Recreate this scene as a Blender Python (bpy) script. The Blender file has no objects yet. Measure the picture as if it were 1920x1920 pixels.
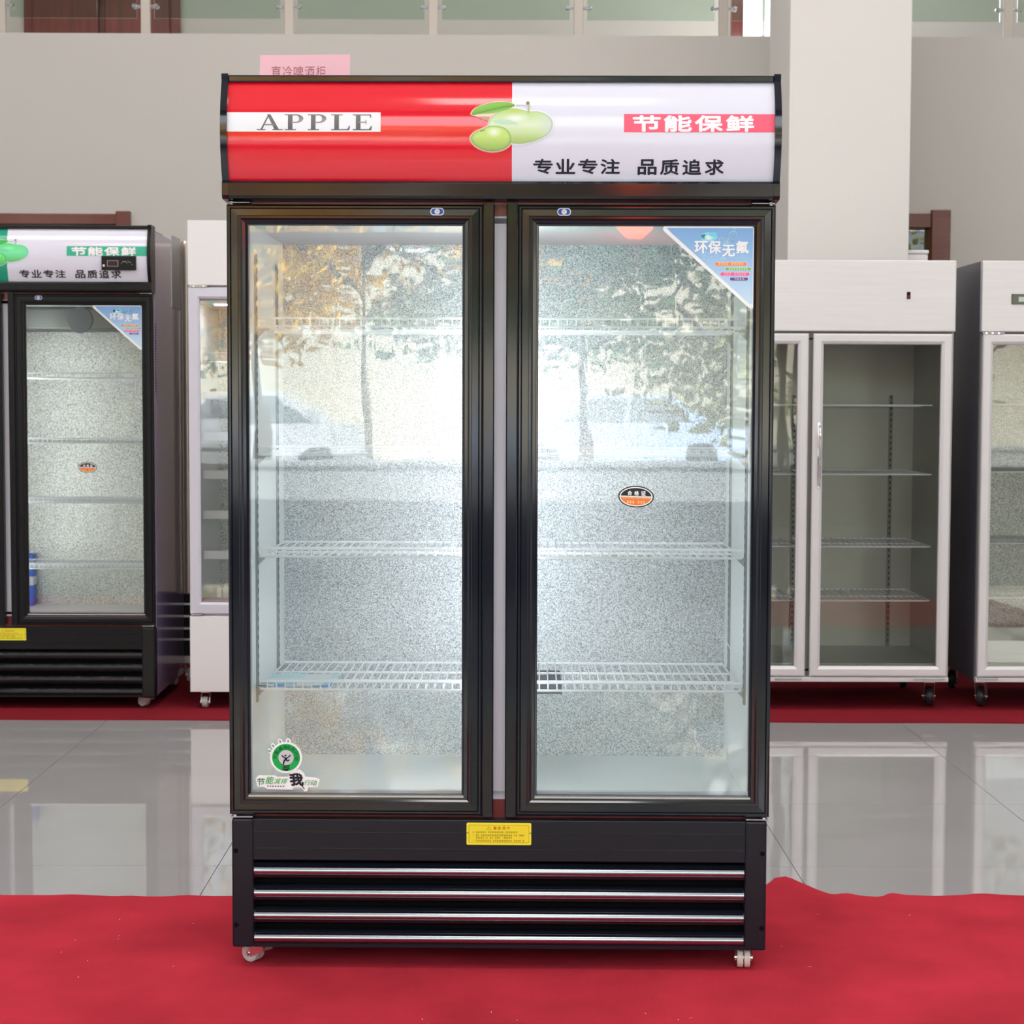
import bpy, bmesh, math, random
from mathutils import Vector, Matrix
from mathutils.geometry import tessellate_polygon
PI = math.pi
random.seed(7)
S = bpy.context.scene
COL = S.collection

# ------------------------------------------------------------------ camera
def make_camera():
    pitch, roll, yaw = .05944, .00328, .00657
    F = Vector((math.sin(yaw)*math.cos(pitch), math.cos(yaw)*math.cos(pitch), -math.sin(pitch)))
    R0 = Vector((math.cos(yaw), -math.sin(yaw), 0)); U0 = R0.cross(F)
    R = R0*math.cos(roll) + U0*math.sin(roll); U = U0*math.cos(roll) - R0*math.sin(roll)
    cd = bpy.data.cameras.new('camera'); cd.sensor_width = 36; cd.lens = 3500/1920*36
    cd.clip_end = 300
    cd.dof.use_dof = True; cd.dof.focus_distance = 4.15; cd.dof.aperture_fstop = 12
    c = bpy.data.objects.new('camera', cd); COL.objects.link(c)
    m = Matrix((R, U, -F)).transposed().to_4x4(); m.translation = Vector((0, -4.106, 1.275))
    c.matrix_world = m; S.camera = c
make_camera()

# ------------------------------------------------------------------ sky, sun, exposure
W = bpy.data.worlds.new('sky'); S.world = W; W.use_nodes = True
nt = W.node_tree; nt.nodes.clear()
wo = nt.nodes.new('ShaderNodeOutputWorld'); bg = nt.nodes.new('ShaderNodeBackground')
tc = nt.nodes.new('ShaderNodeTexCoord'); sx = nt.nodes.new('ShaderNodeSeparateXYZ'); rp = nt.nodes.new('ShaderNodeValToRGB')
rp.color_ramp.elements[0].position = 0.0; rp.color_ramp.elements[0].color = (.91, .965, 1, 1)
rp.color_ramp.elements[1].position = 1.0; rp.color_ramp.elements[1].color = (.72, .84, 1, 1)
nt.links.new(tc.outputs['Generated'], sx.inputs[0]); nt.links.new(sx.outputs['Z'], rp.inputs[0])
nt.links.new(rp.outputs[0], bg.inputs[0]); bg.inputs[1].default_value = 5.2
nt.links.new(bg.outputs[0], wo.inputs[0])
sun = bpy.data.lights.new('sun', 'SUN'); sun.energy = 30; sun.angle = .02; sun.color = (1, .98, .95)
so = bpy.data.objects.new('sun', sun); COL.objects.link(so)
so.rotation_euler = Vector((-.35, -.62, -.75)).to_track_quat('-Z', 'Y').to_euler()
S.view_settings.view_transform = 'Standard'; S.view_settings.look = 'None'
S.view_settings.gamma = 1; S.view_settings.use_curve_mapping = False
S.view_settings.exposure = -.08
S.cycles.max_bounces = 10; S.cycles.diffuse_bounces = 4; S.cycles.glossy_bounces = 5
S.cycles.transparent_max_bounces = 24; S.cycles.transmission_bounces = 6
S.cycles.sample_clamp_indirect = 6; S.cycles.use_denoising = True; S.cycles.adaptive_threshold = .02
try: S.cycles.use_light_tree = True
except Exception: pass

# fill lights added under the ceiling to lift the hall; no fixtures known
def ceiling_fill(x, y, z, sx_, sy_, power):
    l = bpy.data.lights.new('ceiling_fill_light', 'AREA'); l.shape = 'RECTANGLE'; l.size = sx_; l.size_y = sy_
    l.energy = power; l.color = (1, .97, .94)
    o = bpy.data.objects.new('ceiling_fill_light', l); COL.objects.link(o); o.location = (x, y, z)
for x in (-3.2, 0, 3.2):
    for y, p in ((-5.0, 90), (-1.6, 120), (1.9, 160)):
        ceiling_fill(x, y, 6.2, 1.2, 1.2, p*.4)
for x in (-3, 0, 3): ceiling_fill(x, 7.0, 6.2, 1.0, 1.0, 14)
portal = bpy.data.lights.new('facade_portal', 'AREA'); portal.shape = 'RECTANGLE'; portal.size = 12.4; portal.size_y = 5.0
portal.cycles.is_portal = True
po = bpy.data.objects.new('facade_portal', portal); COL.objects.link(po)
po.location = (0, -7.9, 3.1); po.rotation_euler = (PI/2, 0, PI)   # faces into the hall (+Y)

# ------------------------------------------------------------------ materials
def lin(r, g=None, b=None):
    if g is None: r, g, b = r
    f = lambda v: (v/255/12.92) if v/255 <= .04045 else ((v/255+.055)/1.055)**2.4
    return (f(r), f(g), f(b), 1)
MATS = {}
def mat(name, rgb=(128, 128, 128), rough=.5, metal=0., spec=.5, coat=0., coat_rough=.05, noise=None, bump=None, emit=None, attr=False, stretch=None):
    if name in MATS: return MATS[name]
    m = bpy.data.materials.new(name); m.use_nodes = True; t = m.node_tree; n = t.nodes; L = t.links
    b = n['Principled BSDF']; c = lin(rgb)
    b.inputs['Base Color'].default_value = c; b.inputs['Roughness'].default_value = rough
    b.inputs['Metallic'].default_value = metal; b.inputs['Specular IOR Level'].default_value = spec
    b.inputs['Coat Weight'].default_value = coat; b.inputs['Coat Roughness'].default_value = coat_rough
    co = n.new('ShaderNodeTexCoord'); src = co.outputs['Object']
    if stretch:
        mp = n.new('ShaderNodeMapping'); mp.inputs['Scale'].default_value = stretch; L.new(src, mp.inputs[0]); src = mp.outputs[0]
    if attr:
        a = n.new('ShaderNodeVertexColor'); a.layer_name = 'Col'; L.new(a.outputs[0], b.inputs['Base Color'])
    if noise:   # (scale, amount, detail)
        nz = n.new('ShaderNodeTexNoise'); nz.inputs['Scale'].default_value = noise[0]; nz.inputs['Detail'].default_value = noise[2] if len(noise) > 2 else 3
        L.new(src, nz.inputs['Vector'])
        r = n.new('ShaderNodeValToRGB'); k = noise[1]
        r.color_ramp.elements[0].position = .3; r.color_ramp.elements[1].position = .7
        r.color_ramp.elements[0].color = (c[0]*(1-k), c[1]*(1-k), c[2]*(1-k), 1)
        r.color_ramp.elements[1].color = (min(1, c[0]*(1+k)), min(1, c[1]*(1+k)), min(1, c[2]*(1+k)), 1)
        L.new(nz.outputs['Fac'], r.inputs[0]); L.new(r.outputs[0], b.inputs['Base Color'])
    if bump:    # (scale, strength, distance)
        nb = n.new('ShaderNodeTexNoise'); nb.inputs['Scale'].default_value = bump[0]; nb.inputs['Detail'].default_value = 2
        L.new(src, nb.inputs['Vector'])
        bp = n.new('ShaderNodeBump'); bp.inputs['Strength'].default_value = bump[1]; bp.inputs['Distance'].default_value = bump[2]
        L.new(nb.outputs['Fac'], bp.inputs['Height']); L.new(bp.outputs[0], b.inputs['Normal'])
    if emit:
        b.inputs['Emission Color'].default_value = lin(emit[0]); b.inputs['Emission Strength'].default_value = emit[1]
    MATS[name] = m; return m

def glass_mat(name, tint, k, ior=1.5, rough=0.0):
    """thin sheet glass: clear transmission plus a Fresnel mirror on each face"""
    m = bpy.data.materials.new(name); m.use_nodes = True; t = m.node_tree; n = t.nodes; L = t.links; n.clear()
    o = n.new('ShaderNodeOutputMaterial'); tr = n.new('ShaderNodeBsdfTransparent'); gl = n.new('ShaderNodeBsdfGlossy')
    fr = n.new('ShaderNodeFresnel'); mx = n.new('ShaderNodeMixShader'); mu = n.new('ShaderNodeMath')
    tr.inputs[0].default_value = tint; gl.inputs['Roughness'].default_value = rough; gl.inputs[0].default_value = (1, 1, 1, 1)
    fr.inputs[0].default_value = ior; mu.operation = 'MULTIPLY'; mu.inputs[1].default_value = k; mu.use_clamp = True
    L.new(fr.outputs[0], mu.inputs[0]); L.new(mu.outputs[0], mx.inputs[0]); L.new(tr.outputs[0], mx.inputs[1]); L.new(gl.outputs[0], mx.inputs[2])
    co = n.new('ShaderNodeTexCoord'); mp = n.new('ShaderNodeMapping'); mp.inputs['Scale'].default_value = (14, 1, 3)
    nz = n.new('ShaderNodeTexNoise'); nz.inputs['Scale'].default_value = 1.0; nz.inputs['Detail'].default_value = 1
    bp = n.new('ShaderNodeBump'); bp.inputs['Strength'].default_value = .12; bp.inputs['Distance'].default_value = .0016
    L.new(co.outputs['Object'], mp.inputs[0]); L.new(mp.outputs[0], nz.inputs['Vector']); L.new(nz.outputs['Fac'], bp.inputs['Height']); L.new(bp.outputs[0], gl.inputs['Normal'])
    L.new(mx.outputs[0], o.inputs[0]); MATS[name] = m; return m

def embossed(name, lo, hi, scale, rough=.38, metal=.75):
    m = bpy.data.materials.new(name); m.use_nodes = True; t = m.node_tree; n = t.nodes; L = t.links
    b = n['Principled BSDF']; b.inputs['Roughness'].default_value = rough; b.inputs['Metallic'].default_value = metal
    co = n.new('ShaderNodeTexCoord'); nz = n.new('ShaderNodeTexNoise'); nz.inputs['Scale'].default_value = scale
    nz.inputs['Detail'].default_value = 1.0; nz.inputs['Distortion'].default_value = 1.6
    L.new(co.outputs['Object'], nz.inputs['Vector'])
    r = n.new('ShaderNodeValToRGB'); r.color_ramp.elements[0].position = .42; r.color_ramp.elements[1].position = .56
    r.color_ramp.elements[0].color = lin(lo); r.color_ramp.elements[1].color = lin(hi)  # relief's light and dark tones also painted into the base colour
    L.new(nz.outputs['Fac'], r.inputs[0]); L.new(r.outputs[0], b.inputs['Base Color'])
    bp = n.new('ShaderNodeBump'); bp.inputs['Strength'].default_value = .55; bp.inputs['Distance'].default_value = .0012
    L.new(nz.outputs['Fac'], bp.inputs['Height']); L.new(bp.outputs[0], b.inputs['Normal'])
    MATS[name] = m; return m

mat('black_gloss', (20, 24, 34), .09, spec=.6)
mat('black_plastic', (27, 31, 40), .32, spec=.3)
mat('black_far', (20, 20, 24), .28, spec=.22)
mat('black_wrap', (20, 20, 22), .3, spec=.3, bump=(60, .5, .004))
mat('black_matte', (14, 14, 17), .6, spec=.3)
mat('maroon', (120, 22, 32), .3, spec=.4, coat=.3)
mat('maroon_side', (150, 138, 172), .16, spec=.7, coat=.5)
mat('liner', (240, 243, 241), .45, spec=.3)
mat('white_plastic', (214, 212, 224), .35, spec=.5)
mat('wire_white', (252, 253, 255), .3, spec=.5, coat=.3)
mat('chrome', (225, 225, 230), .12, metal=1)
mat('chrome_soft', (215, 217, 222), .28, metal=1)
mat('strip_chrome', (158, 164, 174), .22, metal=1)
mat('steel_post', (190, 183, 176), .5, metal=.6)
mat('zinc', (185, 186, 190), .35, metal=.9)
mat('rail_zinc', (150, 155, 158), .45, metal=.4)
mat('dark_hole', (10, 10, 12), .8, spec=.1)
mat('caster_grey', (196, 198, 194), .3, spec=.5)
mat('caster_white', (214, 210, 200), .4)
mat('rubber', (38, 36, 40), .45)
mat('print', attr=True, rough=.4, spec=.35)
mat('sign_red', (234, 10, 38), .5, spec=.1, coat=1, coat_rough=.09)
mat('sign_white', (232, 231, 246), .5, spec=.1, coat=.6, coat_rough=.1)
mat('sign_green', (10, 158, 128), .5, spec=.1, coat=.6, coat_rough=.12)
mat('steel_brushed', (220, 217, 219), .36, metal=.5, noise=(3.0, .03), stretch=(1, 1, 40))
mat('steel_dark', (120, 120, 116), .4, metal=.5)
mat('steel_inner', (172, 171, 162), .42, metal=.45, noise=(1.4, .12))
mat('alu_frame', (222, 220, 222), .36, metal=.15)
mat('white_enamel', (236, 234, 236), .3, spec=.5)
mat('beige_steel', (190, 180, 168), .3, metal=.6)
mat('charcoal_side', (64, 66, 78), .35, spec=.4)
mat('wall_paint', (206, 203, 199), .8, spec=.2, noise=(.6, .02))
mat('wall_white', (226, 224, 220), .8, spec=.2)
mat('column_paint', (228, 226, 224), .75, spec=.2, noise=(.8, .015))
mat('ceiling_paint', (235, 235, 232), .9, spec=.1)
mat('wood_red', (112, 44, 34), .3, coat=.4, noise=(3, .25), stretch=(14, 14, 1))
mat('wood_brown', (108, 52, 42), .4, coat=.2, noise=(4, .15), stretch=(1, 14, 14))
mat('grout', (120, 116, 112), .8)
mat('tile', (172, 169, 170), .03, spec=.62, noise=(2.2, .04, 5))
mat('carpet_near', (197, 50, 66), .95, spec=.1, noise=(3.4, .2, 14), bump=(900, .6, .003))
mat('carpet_far_shaded', (140, 32, 44), .95, spec=.1, noise=(2.6, .10, 12), bump=(900, .6, .003))  # base colour darkened for the weaker light under the mezzanine
mat('pink_card', (255, 200, 214), .8)
mat('lint', (250, 214, 214), .9)
mat('blue_card', (40, 92, 200), .4)
mat('navy_card', (24, 28, 44), .5)
mat('paper_white', (226, 236, 240), .5, attr=True)
mat('asphalt', (150, 146, 140), .9, noise=(1.2, .1))
mat('facade_cream', (172, 166, 148), .8, noise=(.4, .06))
mat('bark', (84, 70, 58), .9, noise=(9, .3))
mat('leaf_green', (70, 112, 62), .6, noise=(3, .4))
mat('leaf_orange', (255, 186, 60), .6, noise=(3, .35))
mat('leaf_mixed', (150, 150, 100), .6, noise=(4, .4))
mat('car_paint', (214, 220, 228), .2, coat=1)
mat('car_blue', (168, 186, 214), .2, coat=1)
mat('car_glass', (120, 128, 134), .05, spec=.8)
mat('lantern', (230, 60, 20), .6, emit=((255, 90, 20), 8))
mat('lamp_or_fill', (250, 250, 250), .5, emit=((240, 246, 252), 84))
mat('lamp_or_fill_dim', (250, 250, 250), .5, emit=((240, 246, 248), 44))
mat('stone_grey', (120, 122, 122), .85)
mat('grille_grey', (104, 106, 106), .6)
mat('display', (40, 12, 14), .1, coat=.6)
mat('red_pelmet', (190, 24, 40), .6)
for q_ in ('sign_red', 'sign_white', 'sign_green'): MATS[q_].node_tree.nodes['Principled BSDF'].inputs['Coat IOR'].default_value = 1.65
glass_mat('door_glass', (.965, .985, .975, 1), 1.75)
glass_mat('far_glass', (.96, .98, .97, 1), 1.0)
glass_mat('rail_glass', (.84, .92, .87, 1), 1.2)
glass_mat('dark_glass', (.30, .32, .31, 1), 2.4)
embossed('emboss', (142, 147, 153), (232, 235, 240), 330)
embossed('emboss_far', (130, 132, 128), (232, 232, 226), 260)

# ------------------------------------------------------------------ mesh helpers
class MB:
    def __init__(s): s.v = []; s.f = []; s.m = []; s.mats = []
    def mi(s, m):
        if m not in s.mats: s.mats.append(m)
        return s.mats.index(m)
    def add(s, vs, fs, m):
        o = len(s.v); k = s.mi(m); s.v += [tuple(v) for v in vs]
        for f in fs: s.f.append([i+o for i in f]); s.m.append(k)
    def box(s, x0, x1, y0, y1, z0, z1, m, c=0.):
        if x1 < x0: x0, x1 = x1, x0
        if y1 < y0: y0, y1 = y1, y0
        if z1 < z0: z0, z1 = z1, z0
        if c <= 0:
            vs = [(x, y, z) for x in (x0, x1) for y in (y0, y1) for z in (z0, z1)]
            s.add(vs, [(0, 1, 3, 2), (4, 6, 7, 5), (0, 4, 5, 1), (2, 3, 7, 6), (0, 2, 6, 4), (1, 5, 7, 3)], m); return
        bm = bmesh.new(); bmesh.ops.create_cube(bm, size=1)
        for v in bm.verts: v.co = Vector(((x0+x1)/2+v.co.x*(x1-x0), (y0+y1)/2+v.co.y*(y1-y0), (z0+z1)/2+v.co.z*(z1-z0)))
        bmesh.ops.bevel(bm, geom=bm.edges[:], offset=min(c, (x1-x0)*.45, (y1-y0)*.45, (z1-z0)*.45), segments=2, affect='EDGES', profile=.5)
        bm.verts.index_update(); s.add([v.co[:] for v in bm.verts], [[v.index for v in f.verts] for f in bm.faces], m); bm.free()
    def prism(s, poly, axis, a, b, m):
        """poly of 2-D points extruded along axis ('x': poly=(y,z); 'y': poly=(x,z); 'z': poly=(x,y))"""
        def P(p, t): return {'x': (t, p[0], p[1]), 'y': (p[0], t, p[1]), 'z': (p[0], p[1], t)}[axis]
        n = len(poly); vs = [P(p, a) for p in poly]+[P(p, b) for p in poly]
        fs = [(i, (i+1) % n, n+(i+1) % n, n+i) for i in range(n)]+[list(range(n))[::-1], list(range(n, 2*n))]
        s.add(vs, fs, m)
    def tube(s, pts, r, m, n=6, closed=False):
        pts = [Vector(p) for p in pts]; N = len(pts); vs = []; fs = []
        up = None
        for i, p in enumerate(pts):
            if closed: d = pts[(i+1) % N]-pts[i-1]
            else: d = pts[min(i+1, N-1)]-pts[max(i-1, 0)]
            d.normalize()
            if up is None: up = Vector((0, 0, 1)) if abs(d.z) < .9 else Vector((1, 0, 0))
            a = d.cross(up)
            if a.length < 1e-4: a = d.cross(Vector((.3, .9, .1)))
            a.normalize(); b = d.cross(a)
            vs += [p+a*r*math.cos(2*PI*k/n)+b*r*math.sin(2*PI*k/n) for k in range(n)]
            up = a.cross(d)
        for i in range(N if closed else N-1):
            j = (i+1) % N
            for k in range(n): fs.append((i*n+k, i*n+(k+1) % n, j*n+(k+1) % n, j*n+k))
        if not closed: fs += [list(range(n))[::-1], [(N-1)*n+k for k in range(n)]]
        s.add(vs, fs, m)
    def lathe(s, prof, axis, c, m, n=24):
        """prof [(r,t)] revolved about the axis through c"""
        vs = []; fs = []; c = Vector(c)
        for r, t in prof:
            for k in range(n):
                u, w = r*math.cos(2*PI*k/n), r*math.sin(2*PI*k/n)
                vs.append(c+Vector({'x': (t, u, w), 'y': (u, t, w), 'z': (u, w, t)}[axis]))
        for i in range(len(prof)-1):
            for k in range(n): fs.append((i*n+k, i*n+(k+1) % n, (i+1)*n+(k+1) % n, (i+1)*n+k))
        fs += [list(range(n))[::-1], [(len(prof)-1)*n+k for k in range(n)]]
        s.add(vs, fs, m)
    def mitre(s, x0, x1, z0, z1, prof, m):
        """picture-frame moulding: prof [(inset, y)] swept round the rectangle with mitred corners"""
        vs = []; fs = []; n = len(prof)
        for cx, cz, dx, dz in ((x0, z0, 1, 1), (x1, z0, -1, 1), (x1, z1, -1, -1), (x0, z1, 1, -1)):
            vs += [(cx+dx*i, y, cz+dz*i) for i, y in prof]
        for c in range(4):
            d = (c+1) % 4
            for k in range(n):
                l = (k+1) % n
                fs.append((c*n+k, d*n+k, d*n+l, c*n+l))
        s.add(vs, fs, m)
    def build(s, name, parent=None, smooth=False, label=None, fix=True):
        me = bpy.data.meshes.new(name); me.from_pydata(s.v, [], s.f); me.update()
        for m in s.mats: me.materials.append(MATS[m])
        me.polygons.foreach_set('material_index', s.m)
        if fix:
            bm = bmesh.new(); bm.from_mesh(me); bmesh.ops.recalc_face_normals(bm, faces=bm.faces); bm.to_mesh(me); bm.free()
        if smooth:
            me.polygons.foreach_set('use_smooth', [True]*len(me.polygons))
            try: me.set_sharp_from_angle(angle=.6)
            except Exception: pass
        o = bpy.data.objects.new(name, me); COL.objects.link(o)
        if parent: o.parent = parent
        if label: o['label'] = label
        return o
def thing(name, label, cat, loc=(0, 0, 0), rz=0., group=None):
    o = bpy.data.objects.new(name, None); COL.objects.link(o); o.location = loc; o.rotation_euler = (0, 0, rz)
    o.empty_display_size = .1; o['label'] = label; o['category'] = cat
    if group: o['group'] = group
    return o
def tag(o, label, cat, group=None, kind=None):
    o['label'] = label; o['category'] = cat
    if group: o['group'] = group
    if kind: o['kind'] = kind
    return o
def struct(o): o['kind'] = 'structure'; return o

# ------------------------------------------------------------------ flat print (lettering, pictures) with colours of its own
GLY = {}
def glyphs(txt, bold=0., shear=0.):
    key = (txt, bold, shear)
    if key in GLY: return GLY[key]
    cu = bpy.data.curves.new('t', 'FONT'); cu.body = txt; cu.shear = shear; cu.resolution_u = 3
    cu.space_character = 1.12
    o = bpy.data.objects.new('t', cu); COL.objects.link(o)
    dg = bpy.context.evaluated_depsgraph_get(); dg.update()
    me = bpy.data.meshes.new_from_object(o.evaluated_get(dg))
    vs = [(v.co.x, v.co.y) for v in me.vertices]; fs = [list(p.vertices) for p in me.polygons]
    bpy.data.objects.remove(o); bpy.data.meshes.remove(me); bpy.data.curves.remove(cu)
    GLY[key] = (vs, fs); return GLY[key]
def rrect(x0, x1, z0, z1, r, n=4):
    P = []
    for cx, cz, a in ((x1-r, z1-r, 0), (x0+r, z1-r, PI/2), (x0+r, z0+r, PI), (x1-r, z0+r, 1.5*PI)):
        P += [(cx+r*math.cos(a+PI/2*k/n), cz+r*math.sin(a+PI/2*k/n)) for k in range(n+1)]
    return P
def ell(cx, cz, rx, rz, n=40, rot=0.):
    c, s_ = math.cos(rot), math.sin(rot)
    return [(cx+rx*math.cos(2*PI*k/n)*c-rz*math.sin(2*PI*k/n)*s_, cz+rx*math.cos(2*PI*k/n)*s_+rz*math.sin(2*PI*k/n)*c) for k in range(n)]
class Print:
    """layers of coloured flat shapes in the xz plane, facing -y"""
    def __init__(s): s.v = []; s.f = []; s.c = []
    def poly(s, pts, col, ly=1, cf=None):
        o = len(s.v); s.v += [(p[0], ly, p[1]) for p in pts]
        A = sum(pts[i][0]*pts[(i+1) % len(pts)][1]-pts[(i+1) % len(pts)][0]*pts[i][1] for i in range(len(pts)))
        idx = list(range(len(pts)))
        if A < 0: idx.reverse()
        tris = tessellate_polygon([[Vector((p[0], p[1], 0)) for p in pts]]) if len(pts) > 4 else None
        if tris:
            for t in tris:
                a, b, c = [pts[i] for i in t]
                if (b[0]-a[0])*(c[1]-a[1])-(b[1]-a[1])*(c[0]-a[0]) < 0: t = (t[0], t[2], t[1])
                s.f.append([i+o for i in t]); s.c.append([lin(cf(*pts[i])) if cf else lin(col) for i in t])
        else:
            s.f.append([i+o for i in idx]); s.c.append([lin(cf(*pts[i])) if cf else lin(col) for i in idx])
    def rect(s, x0, x1, z0, z1, col, ly=1): s.poly([(x0, z0), (x1, z0), (x1, z1), (x0, z1)], col, ly)
    def stroke(s, pts, w, col, ly=1, w1=None):
        n = len(pts)
        for i in range(n-1):
            (ax, az), (bx, bz) = pts[i], pts[i+1]; d = math.hypot(bx-ax, bz-az) or 1e-9
            wa = w if w1 is None else w+(w1-w)*i/(n-1); wb = w if w1 is None else w+(w1-w)*(i+1)/(n-1)
            nx, nz = -(bz-az)/d/2, (bx-ax)/d/2
            s.poly([(ax-nx*wa, az-nz*wa), (bx-nx*wb, bz-nz*wb), (bx+nx*wb, bz+nz*wb), (ax+nx*wa, az+nz*wa)], col, ly)
            if i: s.poly(ell(ax, az, wa/2, wa/2, 8), col, ly)
    def fan(s, outline, centre, rings, cf, ly=1):
        """filled outline with colour cf(x,z,t) varying from centre (t=0) to edge (t=1)"""
        n = len(outline); o = len(s.v); pr = []
        for r in range(rings+1):
            t = r/rings
            for p in outline: pr.append((centre[0]+(p[0]-centre[0])*t, centre[1]+(p[1]-centre[1])*t, t))
        s.v += [(p[0], ly, p[1]) for p in pr]
        for r in range(rings):
            for k in range(n):
                l = (k+1) % n; f = [(r+1)*n+k, (r+1)*n+l, r*n+l, r*n+k] if r else [n+k, n+l, k]
                s.f.append([i+o for i in f]); s.c.append([lin(cf(*pr[i])) for i in f])
    def text(s, txt, x0, x1, z0, z1, col, ly=1, bold=0., shear=0., rot=0., cf=None):
        vs, fs = glyphs(txt, 0, shear)
        if not vs: return
        a0 = min(v[0] for v in vs); a1 = max(v[0] for v in vs); b0 = min(v[1] for v in vs); b1 = max(v[1] for v in vs)
        cx, cz = (x0+x1)/2, (z0+z1)/2; o = len(s.v); c, q = math.cos(rot), math.sin(rot); W_ = []
        for v in vs:
            u = ((v[0]-a0)/(a1-a0)-.5)*(x1-x0); w = ((v[1]-b0)/(b1-b0)-.5)*(z1-z0)
            W_.append((cx+u*c-w*q, cz+u*q+w*c))
        s.v += [(p[0], ly, p[1]) for p in W_]
        k_ = (z1-z0)/(b1-b0)*bold
        offs = [(0, 0)]+([(k_*math.cos(a*PI/4), k_*math.sin(a*PI/4)) for a in range(8)] if bold else [])
        del s.v[o:]
        for q_, (dx, dz) in enumerate(offs):
            o = len(s.v); s.v += [(p[0]+dx, ly+q_*.07, p[1]+dz) for p in W_]
            for f in fs:
                s.f.append([i+o for i in f]); s.c.append([lin(cf(*W_[i])) if cf else lin(col) for i in f])
    def build(s, name, parent, y=0., yf=None, gap=.0004, label=None, material='print', cut=None):
        me = bpy.data.meshes.new(name); me.from_pydata(s.v, [], s.f)
        at = me.color_attributes.new('Col', 'FLOAT_COLOR', 'CORNER')
        at.data.foreach_set('color', [x for f in s.c for c in f for x in c])
        me.materials.append(MATS[material])
        if yf and cut:
            bm = bmesh.new(); bm.from_mesh(me); z = cut[0]
            while z < cut[1]:
                bmesh.ops.bisect_plane(bm, geom=bm.verts[:]+bm.edges[:]+bm.faces[:], plane_co=(0, 0, z), plane_no=(0, 0, 1)); z += cut[2]
            bm.to_mesh(me); bm.free()
        for v in me.vertices: v.co.y = (yf(v.co.z) if yf else y)-gap*v.co.y
        me.update(); o = bpy.data.objects.new(name, me); COL.objects.link(o); o.parent = parent
        if label: o['label'] = label
        return o

# ------------------------------------------------------------------ the hall
XS, YF, YB = 6.3, -8.0, 5.5
b = MB(); b.box(-XS-.2, XS+.2, YF-.2, 9.0, -.3, -.004, 'grout'); fl = struct(b.build('floor'))
tm = MB(); tm.box(-.394, .394, -.399, .399, -.0035, 0, 'tile'); t0 = tm.build('tile', fl)
k = 0
for i in range(-8, 8):
    for j in range(-12, 5):
        o = t0 if k == 0 else t0.copy()
        if k: COL.objects.link(o); o.parent = fl
        o.location = (.02+.79*(i+.5), 1.752+.8*(j+.5), random.uniform(-.0002, 0)); k += 1
def carpet(name, x0, x1, edge, y0, y1, m, label, nx=150, ny=24, edge_at='far'):
    """cloth laid on the floor; edge(x) gives the ragged side"""
    vs = []; fs = []
    for i in range(nx+1):
        x = x0+(x1-x0)*i/nx; e = edge(x)
        ya, yb_ = (y0, e) if edge_at == 'far' else (e, y1)
        for j in range(ny+1):
            t = j/ny; tt = 1-(1-t)**2 if edge_at == 'far' else t**2
            y = ya+(yb_-ya)*tt
            d = (e-y) if edge_at == 'far' else (y-e)
            rip = math.exp(-d/.12)*max(0, math.sin(x*31+math.sin(x*7)*2))*.0025
            bulge = .011*math.exp(-((x-.78)/.09)**2)*math.exp(-(d/.16)**2) if edge_at == 'far' else 0
            vs.append((x, y, .005+rip*.6+bulge*(1 if j < ny else .4)))
    n = len(vs); w = ny+1
    for i in range(nx):
        for j in range(ny): fs.append((i*w+j, (i+1)*w+j, (i+1)*w+j+1, i*w+j+1))
    E_ = ny if edge_at == 'far' else 0
    rim = [i*w+E_ for i in range(nx+1)]
    for k_, r in enumerate(rim): vs.append((vs[r][0], vs[r][1], .0002))
    for i in range(nx): fs.append((rim[i], rim[i+1], n+i+1, n+i))
    b = MB(); b.add(vs, fs, m); return tag(b.build(name, smooth=True), label, 'carpet')
EP = [(.60, .60), (.68, .65), (.709, .734), (.736, .777), (.77, .789), (.785, .73), (.814, .691), (.828, .654), (.858, .623), (.904, .65), (.941, .629), (.981, .622), (1.018, .655), (1.054, .64), (1.12, .632), (1.19, .636), (1.25, .652), (1.356, .637), (1.5, .63)]
def near_edge(x):
    if .60 < x < 1.5:
        for a, c in zip(EP, EP[1:]):
            if a[0] <= x <= c[0]:
                t = (x-a[0])/(c[0]-a[0]); t = t*t*(3-2*t); return a[1]+(c[1]-a[1])*t
    return .621+.006*math.sin(x*9)+.006*max(0, math.sin(x*23+1))
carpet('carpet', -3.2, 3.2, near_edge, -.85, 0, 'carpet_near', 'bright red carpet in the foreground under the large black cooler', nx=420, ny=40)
carpet('carpet', -5.6, 5.6, lambda x: 3.262-.009*x+.004*math.sin(x*8), 0, 5.45, 'carpet_far_shaded', 'red carpet strip with shade in its colour under the row of coolers along the wall', nx=160, ny=10, edge_at='near')
b = MB()
for q in range(46):
    x, y = random.uniform(-1.1, 1.3), random.uniform(-1.2, .5); a = random.uniform(0, PI); l = random.uniform(.0012, .0035)
    if q == 0: x, y, l = .70, .02, .006
    b.add([(x-l*math.cos(a), y-l*math.sin(a), .0058), (x+.0012*math.sin(a), y-.0012*math.cos(a), .0075), (x+l*math.cos(a), y+l*math.sin(a), .0058), (x-.0012*math.sin(a), y+.0012*math.cos(a), .0075)], [(0, 1, 2, 3)], 'lint')
tag(b.build('lint', fix=False), 'scattered specks of pale lint on the foreground red carpet', 'lint', kind='stuff')

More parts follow.
